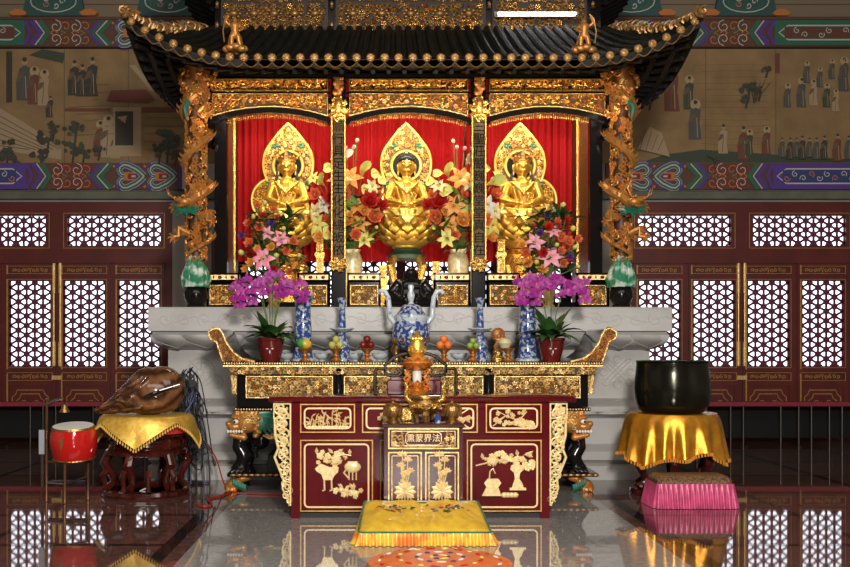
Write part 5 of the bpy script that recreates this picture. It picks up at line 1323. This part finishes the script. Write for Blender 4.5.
# small cabinet in front
YS = 7.30
sc = thing('small_cabinet', 'small brown lacquered cabinet with lotus doors in front of the long cabinet', 'cabinet', (ax(423.5,YS),YS,0))
zs = az(424,YS); hw = (463-384)/2*YS/1000
MB().cbox(-hw-.012,hw+.012,-.005,.43,zs-.03,zs,.006).build('top', maroon_b, sc)
MB().box(-hw,hw,.015,.42,0.03,zs-.03).box(-hw,-hw+.06,.01,.42,0,.03).box(hw-.06,hw,.01,.42,0,.03).build('body', maroon_b, sc, smooth=False)
def sZ(py): return az(py,YS)
d = MB().cbox(-hw+.03,hw-.03,.0,.02,sZ(449),sZ(428),.006).build('drawer', maroon_b, sc, smooth=False)
g = MB(); frame(g,-hw+.03,hw-.03,sZ(449),sZ(428),-.006,.004,.010); frame(g,-hw+.055,hw-.055,sZ(446.3),sZ(430.8),-.006,.002,.006); carve(g,-hw+.06,-hw+.14,sZ(445.5),sZ(431.5),0,.035,3); carve(g,hw-.14,hw-.06,sZ(445.5),sZ(431.5),0,.035,4)
rframe(g,-.13,.13,sZ(445),sZ(432),0,.006,.03,.005); g.build('gilt_border', gold_pale, d)
text('plaque_characters','熏蒙界法',.062,gold_line,(0,-.003,sZ(438.5)),d,.003)
for s_ in (-1,1):
    a, b_ = sorted((s_*.012,s_*(hw-.03))); dd = MB().cbox(a,b_,.0,.02,.07,sZ(452),.006).build('door', maroon_b, sc, smooth=False)
    g = MB(); frame(g,a,b_,.07,sZ(452),-.006,.004,.009); rframe(g,a+.028,b_-.028,.1,sZ(452)-.028,0,.006,.008,.005); g.build('gilt_border', gold_pale, dd, smooth=False)
    lo = MB(); cx = (a+b_)/2; YR = .0
    for (ux,uz) in ((-.03,.46),(.02,.50),(.0,.40),(.035,.42),(-.02,.54)):
        branch(lo,[(cx-s_*.0,.27),(cx+ux*.6,.36),(cx+ux,uz)],.004)
        for k in range(5): leafy(lo,cx+ux,uz,.4+k*.58,.035,.3)
    for k in range(9): leafy(lo,cx,.28,-.6+k*.55,.07,.35)
    for k in range(6): blossom(lo,cx+.03*math.sin(k*2),.30+.03*k,.012)
    for k in range(5): branch(lo,[(cx-.04+.02*k,.29),(cx-.045+.022*k,.22)],.004)
    lo.build('lotus_relief', cream_gold, dd)
YR = .022
# ------------------------------------------------------------ incense set on the small cabinet
r = thing('incense_burner','bronze tripod incense burner with two upright ear handles on the small cabinet','incense burner',(ax(425,7.5),7.5,zs+.001))
MB().lathe([(0,.06),(.06,.06),(.10,.09),(.115,.13),(.10,.16),(.095,.17),(.12,.18),(.12,.19),(.10,.19),(.09,.14),(0,.12)],n=30).build('bowl', bronze, r)
for q in (-1,1): MB().tube([(q*.10,0,.15),(q*.135,0,.17),(q*.145,0,.22),(q*.135,0,.26),(q*.155,0,.30)],[.016,.018,.016,.015,.012],8).build('handle', gold_leaf, r)
for k in range(3):
    a = -PI/2+k*2*PI/3; MB().tube([(.06*math.cos(a),.06*math.sin(a),.09),(.085*math.cos(a),.085*math.sin(a),.05),(.07*math.cos(a),.07*math.sin(a),.008)],[.03,.028,.018],8).build('leg', bronze, r)
c = MB()
for k in range(18):
    a = k*PI/9; c.tube([(.115*math.cos(a)+x_*-math.sin(a),.115*math.sin(a)+x_*math.cos(a),.125+z_) for x_,z_ in spiral((0,0),.024,1.1,a*2,1,8)],.006,4)
c.build('relief_band', gold_leaf, r)
def jar(px, label):
    r = thing('lidded_jar', label, 'jar', (ax(px,7.42),7.42,zs+.001))
    MB().lathe([(0,0),(.05,0),(.052,.012),(.035,.025),(.055,.045),(.073,.08),(.07,.11),(.062,.125),(0,.125)],n=26).build('body', bronze, r)
    MB().lathe([(.064,.12),(.066,.13),(.04,.142),(.012,.147),(.010,.152),(.016,.163),(0,.176)],n=24).build('lid', bronze, r)
    c = MB()
    for k in range(14):
        a = k*PI/7; c.tube([(.071*math.cos(a+t*.35),.071*math.sin(a+t*.35),.05+.06*t) for t in (0,.33,.66,1)],.004,4)
    c.build('relief', gold_dark, r)
jar(393,'round bronze lidded jar left of the tripod burner'); jar(452,'round bronze lidded jar right of the tripod burner')
r = thing('incense_cup','small blue and white cup on the small cabinet between burner and right jar','cup',(ax(437.5,7.38),7.38,zs+.001)); MB().lathe([(0,0),(.022,0),(.026,.05),(.03,.06),(.026,.06),(.02,.01),(0,.008)],n=16).build('cup', porcelain, r)
r = thing('gilded_box','small gilded carved box on the small cabinet left of the burner','box',(ax(406,7.6),7.6,zs+.001)); MB().cbox(-.045,.045,-.03,.03,0,.10,.008).build('box', gold_leaf, r); c = MB(); carve(c,-.04,.04,.01,.09,-.031,.028,2); c.build('carving', gold_pale, r)
# ------------------------------------------------------------ lotus oil lamp and scroll stand on the long cabinet
YL = 8.06
r = thing('plinth_block','low maroon block behind the ornate amber lamp on the long cabinet','block',(ax(414,YL+.1),YL+.12,ZC+.001))
MB().cbox(-.22,.22,-.06,.09,0,.12,.008).cbox(-.19,.19,-.04,.08,.115,.145,.006).build('block', maroon, r)
am = mat('amber_glass',(.65,.2,.04),.12,.35,(.8,.35,.06),16)
r = thing('lotus_lamp','ornate amber and gold lotus oil lamp above the bronze burner','lamp',(ax(417,7.93),7.93,ZC+.001)); r.scale = (1,1,.87)
MB().lathe([(0,0),(.09,0),(.095,.02),(.07,.035),(.05,.05),(.065,.08),(.04,.10),(.03,.12),(0,.12)],n=24).build('base', gold_leaf, r)
g = MB(); petal_rows(g,[(10,.03,.02,.10,.08,.03,0),(10,.03,.08,.085,.15,.03,.5)]); g.build('lower_petals', am, r)
MB().lathe([(0,.12),(.032,.12),(.038,.16),(.036,.22),(.03,.23),(0,.23)],n=18).build('glass_cup', white_m, r)
g = MB(); g.lathe([(.02,.22),(.07,.25),(.11,.30),(.09,.34),(.04,.36),(0,.36)],n=20); petal_rows(g,[(10,.04,.23,.135,.31,.035,0),(10,.04,.27,.12,.36,.035,.5)]); g.build('lotus_bowl', am, r)
g = MB(); g.lathe([(.03,.34),(.065,.38),(.07,.43),(.045,.50),(.03,.53),(.04,.55),(.02,.57),(0,.60)],n=20)
for k in range(10):
    a = k*PI/5; g.tube([(.065*math.cos(a)-x_*math.sin(a),.065*math.sin(a)+x_*math.cos(a),.42+z_) for x_,z_ in spiral((0,0),.03,1.1,a*2,1,8)],.007,4)
    g.ell((.04*math.cos(a),.04*math.sin(a),.52),(.014,.014,.018),6,5)
g.build('crown_top', gold, r)
g = MB()
for q in (-1,1):
    g.tube([(q*.05,-.02,.03),(q*.09,-.03,.1),(q*.06,-.03,.17),(q*.1,-.03,.24)],[.012,.014,.012,.01],6)
    for k in range(4): g.tube([(x_,-.04,z_) for x_,z_ in spiral((q*.075,.06+.05*k),.03,1.1,k*2,q,8)],.007,4)
g.build('scroll_arms', am, r)
r = thing('scroll_stand','black scrolled wire stand behind the amber lamp on the long cabinet','stand',(ax(415.5,8.3),8.3,ZC+.001))
D8 = 8.3
def SP(px,py): return (ax(px,D8)-ax(415.5,D8), 0, az(py,D8)-(ZC+.001))
b = MB(); z0_ = .0
for q in (-1,1):
    def M(px,py): p = SP(px,py); return (q*-p[0] if q>0 else p[0], p[1], max(p[2],.01)) 
    pts = [(375,394),(375,372),(377,368.5),(384,368.5),(385,372),(387,375),(397,376),(402,373),(398,369)]
    b.tube([M(*p) for p in pts], .014, 6)
    pts = [(385,372),(385,365),(390,361),(394,357),(402,354),(415.5,352.5)]
    b.tube([M(*p) for p in pts], .014, 6)
    pts = [(394,357),(396,362),(402,364),(406,360)]
    b.tube([M(*p) for p in pts], .010, 6)
    b.tube([M(395,378),M(403,371),M(410,368)],.012,6); b.box(*sorted((M(375,394)[0]-.012,M(375,394)[0]+.02)),-.10,.10,0,.02)
b.build('frame', lacquer, r)
hl = MB()
for q in (-1,1):
    def M(px,py): p = SP(px,py); return (q*-p[0] if q>0 else p[0], p[1]-.013, max(p[2],.01))
    hl.tube([M(375,393),M(375,372),M(377,368.5),M(384,368.5)],.004,4); hl.tube([M(385,365),M(390,361),M(394,357),M(402,354),M(415.5,352.5)],.004,4)
hl.build('silver_edge', gold_dark, r)
# ------------------------------------------------------------ kneeling cushions
satin = mat('yellow_satin',(.78,.5,.04),.32,.15,(.62,.36,.03),12,.15,30); satin_o = mat('orange_satin',(.75,.2,.03),.35,.1,(.78,.48,.05),9,.1,30,contrast=(.42,.56))
r = thing('kneeling_cushion','yellow satin kneeling cushion with green piping and orange pleated skirt, front centre','cushion',(ax(425,6.72),6.74,0)); r.scale = (.96,1,1)
def top(u,v):
    hw_ = .46-.035*v; x = (u-.5)*2*hw_; e = min(min(u,1-u)*9,1); f_ = min(min(v,1-v)*7,1)
    z = .085+.125*v+.035*(e*f_)**.5+(.007*math.sin(x*23+v*4)+.006*math.sin(x*41-v*9+2*math.sin(x*9))+.004*math.sin(x*70+v*30))*e*f_-.022*math.exp(-(x/.04)**2)
    return (x,.0+.53*v,z)
MB().grid(top,48,24).build('top', satin, r)
def rpath(u, w, d, c):
    """rounded rectangle from (-w,0) to (w,d): point and outward direction"""
    segs = [('l',(-w+c,0),(w-c,0),-PI/2),('a',(w-c,c),-PI/2),('l',(w,c),(w,d-c),0),('a',(w-c,d-c),0),('l',(w-c,d),(-w+c,d),PI/2),('a',(-w+c,d-c),PI/2),('l',(-w,d-c),(-w,c),PI),('a',(-w+c,c),PI)]
    le = [math.hypot(q[2][0]-q[1][0],q[2][1]-q[1][1]) if q[0]=='l' else c*PI/2+.04 for q in segs]; t = (u%1)*sum(le)
    for q,l in zip(segs,le):
        if t <= l+1e-9: break
        t -= l
    k = min(1,t/l)
    if q[0]=='l': return q[1][0]+(q[2][0]-q[1][0])*k, q[1][1]+(q[2][1]-q[1][1])*k, math.cos(q[3]), math.sin(q[3])
    a_ = q[2]+k*PI/2; return q[1][0]+c*math.cos(a_), q[1][1]+c*math.sin(a_), math.cos(a_), math.sin(a_)
def ep(u):
    x,y,nx,ny = rpath(u,.46,.53,.02); k = max(0,min(1,y/.53)); return x*(1-.076*k), y, nx, ny, .085+.125*k
sk = MB()
def skf(u,v):
    x,y,nx,ny,zt_ = ep(u); ph = math.sin(u*2*PI*60+1.5*math.sin(u*43)); o = .012+v*(.040+.020*ph)
    return (x+nx*o, y+ny*o, zt_*(1-v)+.004*v)
sk.grid(skf,1000,4); sk.build('pleated_skirt', satin_o, r)
MB().tube([(ep(k/100)[0]*1.015,ep(k/100)[1]-.010*(k<35),ep(k/100)[4]+.003) for k in range(101)],.007,6).build('green_piping', green_b, r)
em = MB(); R = random.Random(2)
for cx in (-.22,.20):
    for k in range(34):
        x = cx+R.gauss(0,.06); v = .62+R.gauss(0,.07); u = x/(2*(.46-.035*v))+.5; p = top(u,v); mm = R.choice((0,0,1,2,3))
        a = R.uniform(0,6); l = R.uniform(.012,.03); em.ell((p[0],p[1],p[2]+.003),(l,l*.45,.004),6,4,mm,Euler((.2,0,a)).to_matrix())
em.build('embroidery', [leaf_m,coral,purplep,b_teal], r)
r = thing('round_cushion','round orange embroidered kneeling mat at the bottom edge of the picture','cushion',(ax(440,5.98),5.98,0))
ob = mat('orange_silk',(.72,.17,.03),.45,0,(.62,.12,.03),12)
def rc(u,v):
    a = u*2*PI; R_ = .44*(1+.035*math.cos(8*a)); k = min(1,v*1.12); rr = R_*math.sin(min(1,k)*PI/2)**.8; z = .012+.07*(1-(rr/R_)**6)
    return (rr*math.cos(a),rr*math.sin(a),z)
b = MB(); b.grid(rc,64,16); b.lathe([(.43,.0),(.445,.02),(.43,.05)],n=48); b.build('pad', ob, r)
em = MB(); R = random.Random(4)
for ring,(rr,n_,mm) in enumerate(((.36,22,(0,1)),(.25,18,(2,0)),(.14,12,(3,1)),(.05,6,(3,2)))):
    for k in range(n_):
        a = 2*PI*k/n_; p = (rr*math.cos(a),rr*math.sin(a)); z = .012+.07*(1-(rr/.44)**6)
        em.ell((p[0],p[1],z+.002),(.032 if k%2 else .02,.014,.005),8,4,mm[k%2],Euler((0,0,a+PI/2)).to_matrix())
em.build('embroidery', [redp,whitep,yellowp,b_blue], r)
pinks = mat('pink_satin',(.62,.08,.20),.35,.1,(.45,.05,.14),14,.2,40)
r = thing('kneeling_cushion','pink kneeling cushion with patterned brown top, before the gold draped stand','cushion',(ax(696,8.25),8.25,0))
b = MB(); b.cbox(-.31,.31,0,.36,.10,.26,.03); b.build('top', mat('brown_brocade',(.09,.04,.025),.6,0,(.22,.12,.05),60,contrast=(.45,.55)), r)
sk = MB()
def skp(u,v):
    x,y,nx,ny = rpath(u,.31,.36,.02); o = .012+v*(.03+.012*math.sin(u*2*PI*50+math.sin(u*37))); return (x+nx*o,y+ny*o,.20*(1-v)+.004)
sk.grid(skp,700,4); sk.build('pleated_skirt', pinks, r)
# ------------------------------------------------------------ great bowl and its stand
X2, Y2 = 2.36, 9.12
def stand(r, rad, h, m, legs=6):
    MB().lathe([(rad*.98,.0),(rad*1.0,.02),(rad*.97,.05),(rad*.86,.06),(rad*.86,.02),(rad*.9,0)],n=40).build('base_ring', m, r)
    MB().lathe([(0,h-.05),(rad*.9,h-.05),(rad*.96,h-.03),(rad*.96,h-.01),(rad*.9,h),(0,h)],n=40).build('stool_top', m, r)
    MB().lathe([(rad*.74,h*.5),(rad*.90,h*.52),(rad*.92,h*.57),(rad*.84,h*.60),(rad*.82,h*.72),(rad*.93,h*.75),(rad*.93,h*.80),(rad*.85,h*.83),(rad*.86,h-.05)],n=40).build('carved_band', m, r)
    pn = MB()
    for k in range(8):
        a = k*PI/4+.39; ca, sa = math.cos(a), math.sin(a)
        pn.tube([(rad*.84*ca-q*sa,rad*.84*sa+q*ca,h*.66+z_) for q,z_ in ((-.09,-.03),(-.07,.03),(.07,.03),(.09,-.03),(-.09,-.03))],.010,5)
    pn.build('panel_mould', m, r)
    for k in range(legs):
        a = k*2*PI/legs+.3; ca, sa = math.cos(a), math.sin(a)
        MB().tube([(rad*.82*ca,rad*.82*sa,h*.53),(rad*.93*ca,rad*.93*sa,h*.42),(rad*.76*ca,rad*.76*sa,h*.25),(rad*.74*ca,rad*.74*sa,h*.16),(rad*.88*ca,rad*.88*sa,.06)],[.045,.045,.034,.03,.04],8).build('leg', m, r)
r = thing('round_stool','dark wooden round stool under the gold sequined cloth','stool',(X2,Y2,0)); stand(r,.385,.725,rosewood)
sequin = mat('gold_sequin_cloth',(.78,.36,.03),.24,.7,(.6,.24,.02),14,.25,140)
def drape(name, label, x, y, z, rad, n, hem, m, fold, parts=None):
    r = thing(name, label, 'cloth', (x,y,z)); b = MB()
    def fn(u,v):
        a = u*2*PI; 
        if v < .4: rr = rad*v/.4; return (rr*math.cos(a),rr*math.sin(a),.006)
        k = (v-.4)/.6; h = hem(a); fo = fold*k*math.sin(a*n+.9*math.sin(a*3)); rr = rad+.015*math.sin(min(1,k*4)*PI/2)+.05*k+fo
        return (rr*math.cos(a),rr*math.sin(a),.006-.012*min(1,k*6)-h*k)
    b.grid(fn,180,18); b.build('cloth', m, r); return r, fn
hemf = lambda a: .37+.045*math.sin(a*3.0+2.4)+.025*math.sin(a*7)
r, fn = drape('draped_cloth','shiny gold sequined cloth draped over the round stool under the black bowl',X2,Y2,.728,.40,15,hemf,sequin,.034)
fg = MB()
for k in range(150):
    p = fn(k/150,1); fg.tube([p,(p[0]*1.01,p[1]*1.01,p[2]-.03)],.008,5)
fg.build('fringe', mat('orange_fringe',(.62,.24,.02),.6), r)
r = thing('singing_bowl','large black bronze singing bowl on the gold draped stand','bowl',(X2,Y2,.738))
bl = mat('black_bronze',(.022,.022,.016),.16,.75,(.035,.034,.022),5,.04,14)
MB().lathe([(0,0),(.26,0),(.30,.02),(.325,.08),(.340,.19),(.338,.27),(.325,.36),(.318,.44),(.322,.455),(.305,.458),(.295,.44),(.31,.3),(.31,.15),(.28,.05),(0,.04)],n=64).build('bowl', bl, r)
MB().lathe([(.305,.455),(.322,.458),(.326,.467),(.316,.472),(.303,.466)],n=64).build('rim', bl, r)
# ------------------------------------------------------------ wooden fish on its stand
X1, Y1 = ax(147,9.1), 9.1
r = thing('round_stool','dark red carved round stool under the wooden fish','stool',(X1,Y1,0)); stand(r,.40,.71,rosewood)
for k in range(4):
    a = -PI/2+(k-1.5)*.5; MB().tube([(.42*math.cos(a),.42*math.sin(a),.24+.0),(.46*math.cos(a),.46*math.sin(a),.2),(.43*math.cos(a),.43*math.sin(a),.12),(.44*math.cos(a),.44*math.sin(a),.07)],[.03,.026,.02,.026],8).build('front_leg', rosewood, r)
gs = mat('gold_brocade',(.72,.36,.04),.35,.4,(.8,.55,.1),30,.3,90)
r, fn = drape('draped_cloth','gold brocade cloth with tasselled points over the wooden fish stool',X1,Y1,.713,.405,6,lambda a: .04+.22*(1-abs(((a/(PI/2)+.5)%1)-.5)*2)**1.15,gs,.006)
fg = MB()
for k in range(130):
    p = fn(k/130,1); fg.tube([p,(p[0]*1.01,p[1]*1.01,p[2]-.018)],.004,4); fg.ell((p[0]*1.012,p[1]*1.012,p[2]-.026),(.009,.009,.013),6,5)
fg.build('tassels', mat('gold_tassel',(.75,.45,.08),.5), r)
MB().lathe([(.398,-.002),(.402,-.01),(.408,-.10),(.40,-.15)],n=48).build('red_lining', mat('red_lining',(.55,.03,.03),.6), r)
wd = bpy.data.materials.new('figured_brown_wood'); wd.use_nodes = True; nt = wd.node_tree; bs = nt.nodes['Principled BSDF']
bs.inputs['Roughness'].default_value = .22; bs.inputs['Coat Weight'].default_value = .3; tc = nt.nodes.new('ShaderNodeTexCoord')
wv = nt.nodes.new('ShaderNodeTexWave'); wv.wave_type = 'RINGS'; wv.inputs['Scale'].default_value = 3.2; wv.inputs['Distortion'].default_value = 7; wv.inputs['Detail'].default_value = 3; wv.inputs['Detail Scale'].default_value = 1.5
cr_ = nt.nodes.new('ShaderNodeValToRGB'); cr_.color_ramp.elements[0].color = (.045,.015,.006,1); cr_.color_ramp.elements[1].color = (.20,.085,.035,1)
nt.links.new(tc.outputs['Object'],wv.inputs['Vector']); nt.links.new(wv.outputs['Fac'],cr_.inputs['Fac']); nt.links.new(cr_.outputs['Color'],bs.inputs['Base Color'])
r = thing('wooden_fish','big brown carved wooden fish drum on the gold brocade cloth','drum',(X1+.0,Y1,.724))
f = MB()
Df = 9.0
def F(px,py): return Vector((ax(px,Df)-X1, 0, az(py,Df)-.724))
f.ell((.06,.0,.20),(.27,.24,.205),24,16,0,Euler((0,.0,0)).to_matrix()); f.ell((.14,0,.22),(.205,.20,.215),20,14); f.cap((.02,0,.24),(-.20,-.02,.13),.19,.11,16)
f.cap((-.18,-.02,.12),(-.36,-.05,.055),.12,.05,12); f.cap((-.30,-.04,.045),(-.44,-.06,.035),.05,.03,12); f.ell((.02,0,.10),(.29,.22,.105),20,12)
for (pts,rr) in (([(-.40,-.11,.06),(-.25,-.16,.12),(-.10,-.225,.20),(.0,-.23,.29),(.06,-.20,.36)],.016),([(-.36,-.1,.09),(-.22,-.15,.18),(-.08,-.19,.28),(.0,-.16,.36)],.014),([(-.34,-.12,.03),(-.15,-.21,.05),(.0,-.24,.07)],.014),([(-.2,-.17,.12),(-.12,-.215,.12),(-.08,-.22,.16),(-.12,-.21,.19)],.012)): f.tube(pts,rr,8)
blob(f,'body',wd,r,.011,3)
sl = MB(); sl.tube([(.03,-.247,.165),(.10,-.252,.19),(.18,-.235,.22),(.27,-.17,.25)],[.010,.020,.014,.008],8); sl.build('sound_slit', eye_m, r)
r2 = thing('fish_striker','slim grey striker stick leaning on the wooden fish','striker',(X1,Y1,.724)); MB().tube([(.17,-.265,.222),(.345,-.235,.275)],[.007,.009],8).build('stick', chrome, r2)
# ------------------------------------------------------------ small red drum on a tall frame
YD = 8.55
r = thing('drum_frame','tall thin bronze pole frame holding the small red drum','stand',(ax(66,YD),YD,0)); x0_ = ax(66,YD)
pol = mat('bronze_pole',(.16,.07,.035),.3,.6)
def U(px): return ax(px,YD)-x0_
for px,ya,zt_ in ((45,.04,az(398,YD+.04)),(67,-.06,az(428,YD)),(84,.12,az(462,YD)),(80,.2,.35)):
    MB().lathe([(.012,0),(.018,.004),(.016,.03),(.013,.04),(.013,zt_-.02),(.017,zt_-.015),(.008,zt_),(0,zt_)],(U(px),ya,0),10).build('pole', pol, r)
MB().box(U(45),U(84),.03,.14,az(485,YD),az(482,YD)).build('shelf', black_sat, r, smooth=False)
MB().tube([(U(45),.04,az(483,YD)),(U(67),-.06,az(483,YD)),(U(84),.12,az(478,YD))],.012,6).build('crossbar', chrome, r)
MB().tube([(U(45),.04,az(462,YD)),(U(67),-.06,az(462,YD)),(U(84),.12,az(462,YD))],.010,6).build('crossbar', pol, r)
arm = MB().tube([(U(45),.04,az(405,YD)),(U(56),0,az(400,YD)),(U(64),-.02,az(398,YD))],[.016,.012,.008],6).build('arm', chrome, r)
rb = thing('hand_bell','small brass bell hanging above the red drum','bell',(ax(64.5,YD-.02),YD-.02,az(412,YD)))
MB().lathe([(.044,0),(.04,.01),(.028,.035),(.022,.06),(.01,.07),(0,.072)],n=20).build('bell', bronze, rb); MB().tube([(0,0,.07),(-.004,0,.112)],.004,5).build('cord', black_sat, rb)
rd_ = thing('red_drum','small glossy red drum with white skin on the pole frame','drum',(ax(73,YD+.05),YD+.09,az(461,YD)+.01)); rd_.rotation_euler = (.13,0,0)
rl_ = mat('glossy_red_paint',(.52,.012,.01),.12,coat=.5)
MB().lathe([(0,0),(.165,0),(.178,.02),(.197,.12),(.2,.17),(.19,.24),(.172,.285),(0,.285)],n=40).build('shell', rl_, rd_)
MB().lathe([(0,.28),(.172,.282),(.17,.292),(0,.294)],n=40).build('skin', mat('drum_skin',(.75,.72,.68),.5), rd_)
nb = MB()
for k in range(40):
    a = k*2*PI/40
    for z,rr in ((.272,.178),(.012,.175)): nb.ell((rr*math.cos(a),rr*math.sin(a),z),.007,5,4)
nb.build('studs', bronze, rd_); MB().lathe([(.172,.27),(.18,.275),(.174,.29)],n=40).build('hoop', bronze, rd_); MB().lathe([(.166,.0),(.18,.008),(.176,.018)],n=40).build('hoop', bronze, rd_)
em = MB(); em.add([(-.07,-.188,.20),(-.02,-.2,.235),(-.03,-.202,.17),(-.045,-.196,.13),(-.05,-.19,.07)],[(0,4,3,2,1)]); em.build('label_patch', gold_dark, rd_, smooth=False)
rp = thing('grey_board','small pale grey board beside the red drum frame','board',(ax(41,YD+.1),YD+.12,.0))
MB().cbox(-.025,.025,-.01,.01,az(456,YD),az(431,YD),.004).build('panel', mat('pale_grey',(.33,.35,.38),.5), rp); MB().tube([(0,0,0),(0,0,az(456,YD))],.008,6).build('post', pol, rp)
# ------------------------------------------------------------ cables
blk = mat('black_rubber',(.012,.012,.014),.5); cb_b = mat('blue_grey_cable',(.05,.06,.12),.5); redc = mat('red_cable',(.45,.015,.01),.5); whc = mat('white_cable',(.6,.6,.58),.5)
R = random.Random(17)
def cable(pts, r_, mb=None, m=0):
    # smooth catmull
    P = [Vector(p) for p in pts]; o = []
    for i in range(len(P)-1):
        p0, p1, p2, p3 = P[max(i-1,0)], P[i], P[i+1], P[min(i+2,len(P)-1)]
        for k in range(8):
            t = k/8; o.append(.5*((2*p1)+(-p0+p2)*t+(2*p0-5*p1+4*p2-p3)*t*t+(-p0+3*p1-3*p2+p3)*t**3))
    o.append(P[-1]); mb = mb or MB(); return mb.tube(o, r_, 6, m)
r = thing('cable_stand','thin black stand hung with tangled black cables beside the wooden fish','cable stand',(ax(190,9.75),9.75,0))
MB().lathe([(.13,0),(.13,.015),(.02,.03),(.012,.05),(.012,1.12),(0,1.12)],n=16).build('pole', blk, r)
cbm = MB()
for k in range(46):
    x, y = R.uniform(-.13,.10), R.uniform(-.12,.08); z = R.uniform(.8,1.14); w_ = R.uniform(-.14,.2)
    lo = R.uniform(.15,.7) if k%4 else .012; cable([(x*.6,y*.4,z),(x+R.uniform(-.1,.1),y-.07,z-.1),(x+w_*.6,y-.06,(z+lo)/2),(x+w_,y-.08,lo),(x+w_+R.uniform(-.12,.12),y-.1,lo+.02 if k%4 else .012),(x+w_*.3,y-.05,lo+R.uniform(.1,.3) if k%4 else .012),(x*.8,y*.5,z-R.uniform(.0,.3) if k%4 else .012)],R.uniform(.004,.008),cbm,0 if k%3 else 1)
for k in range(10): cbm.box(*(lambda a,c,z:(a-.03,a+.03,c-.02,c+.02,z-.03,z+.03))(R.uniform(-.12,.05),R.uniform(-.08,0),R.uniform(.75,1.1)),0)
tag(cbm.build('cables',[blk,cb_b],r), kind='stuff')
def fcable(name, label, pts, r_, m): tag(cable([(ax(px,D),D,z) for px,D,z in pts],r_).build(name, m), label, 'cable')
fcable('power_cable','red cable curling on the floor right of the wooden fish stool',[(205,9.9,.4),(216,9.7,.25),(224,9.4,.05),(232,9.2,.012),(222,8.9,.012),(208,8.7,.012),(212,8.4,.012),(203,8.3,.012),(196,8.45,.012)],.007,redc)
fcable('power_cable','red cable lying straight on the floor under the left lion leg',[(232,9.02,.012),(245,9.03,.012),(262,9.0,.012),(285,8.95,.012)],.006,redc)
fcable('power_cable','white looped cable on the base ring of the wooden fish stool',[(140,8.72,.075),(146,8.70,.10),(150,8.72,.075),(146,8.73,.068),(141,8.74,.07)],.007,whc)
fcable('power_cable','black cable trailing on the floor behind the wooden fish stool',[(188,9.6,.012),(175,9.62,.012),(160,9.68,.012),(140,9.7,.012),(120,9.6,.012)],.009,blk)
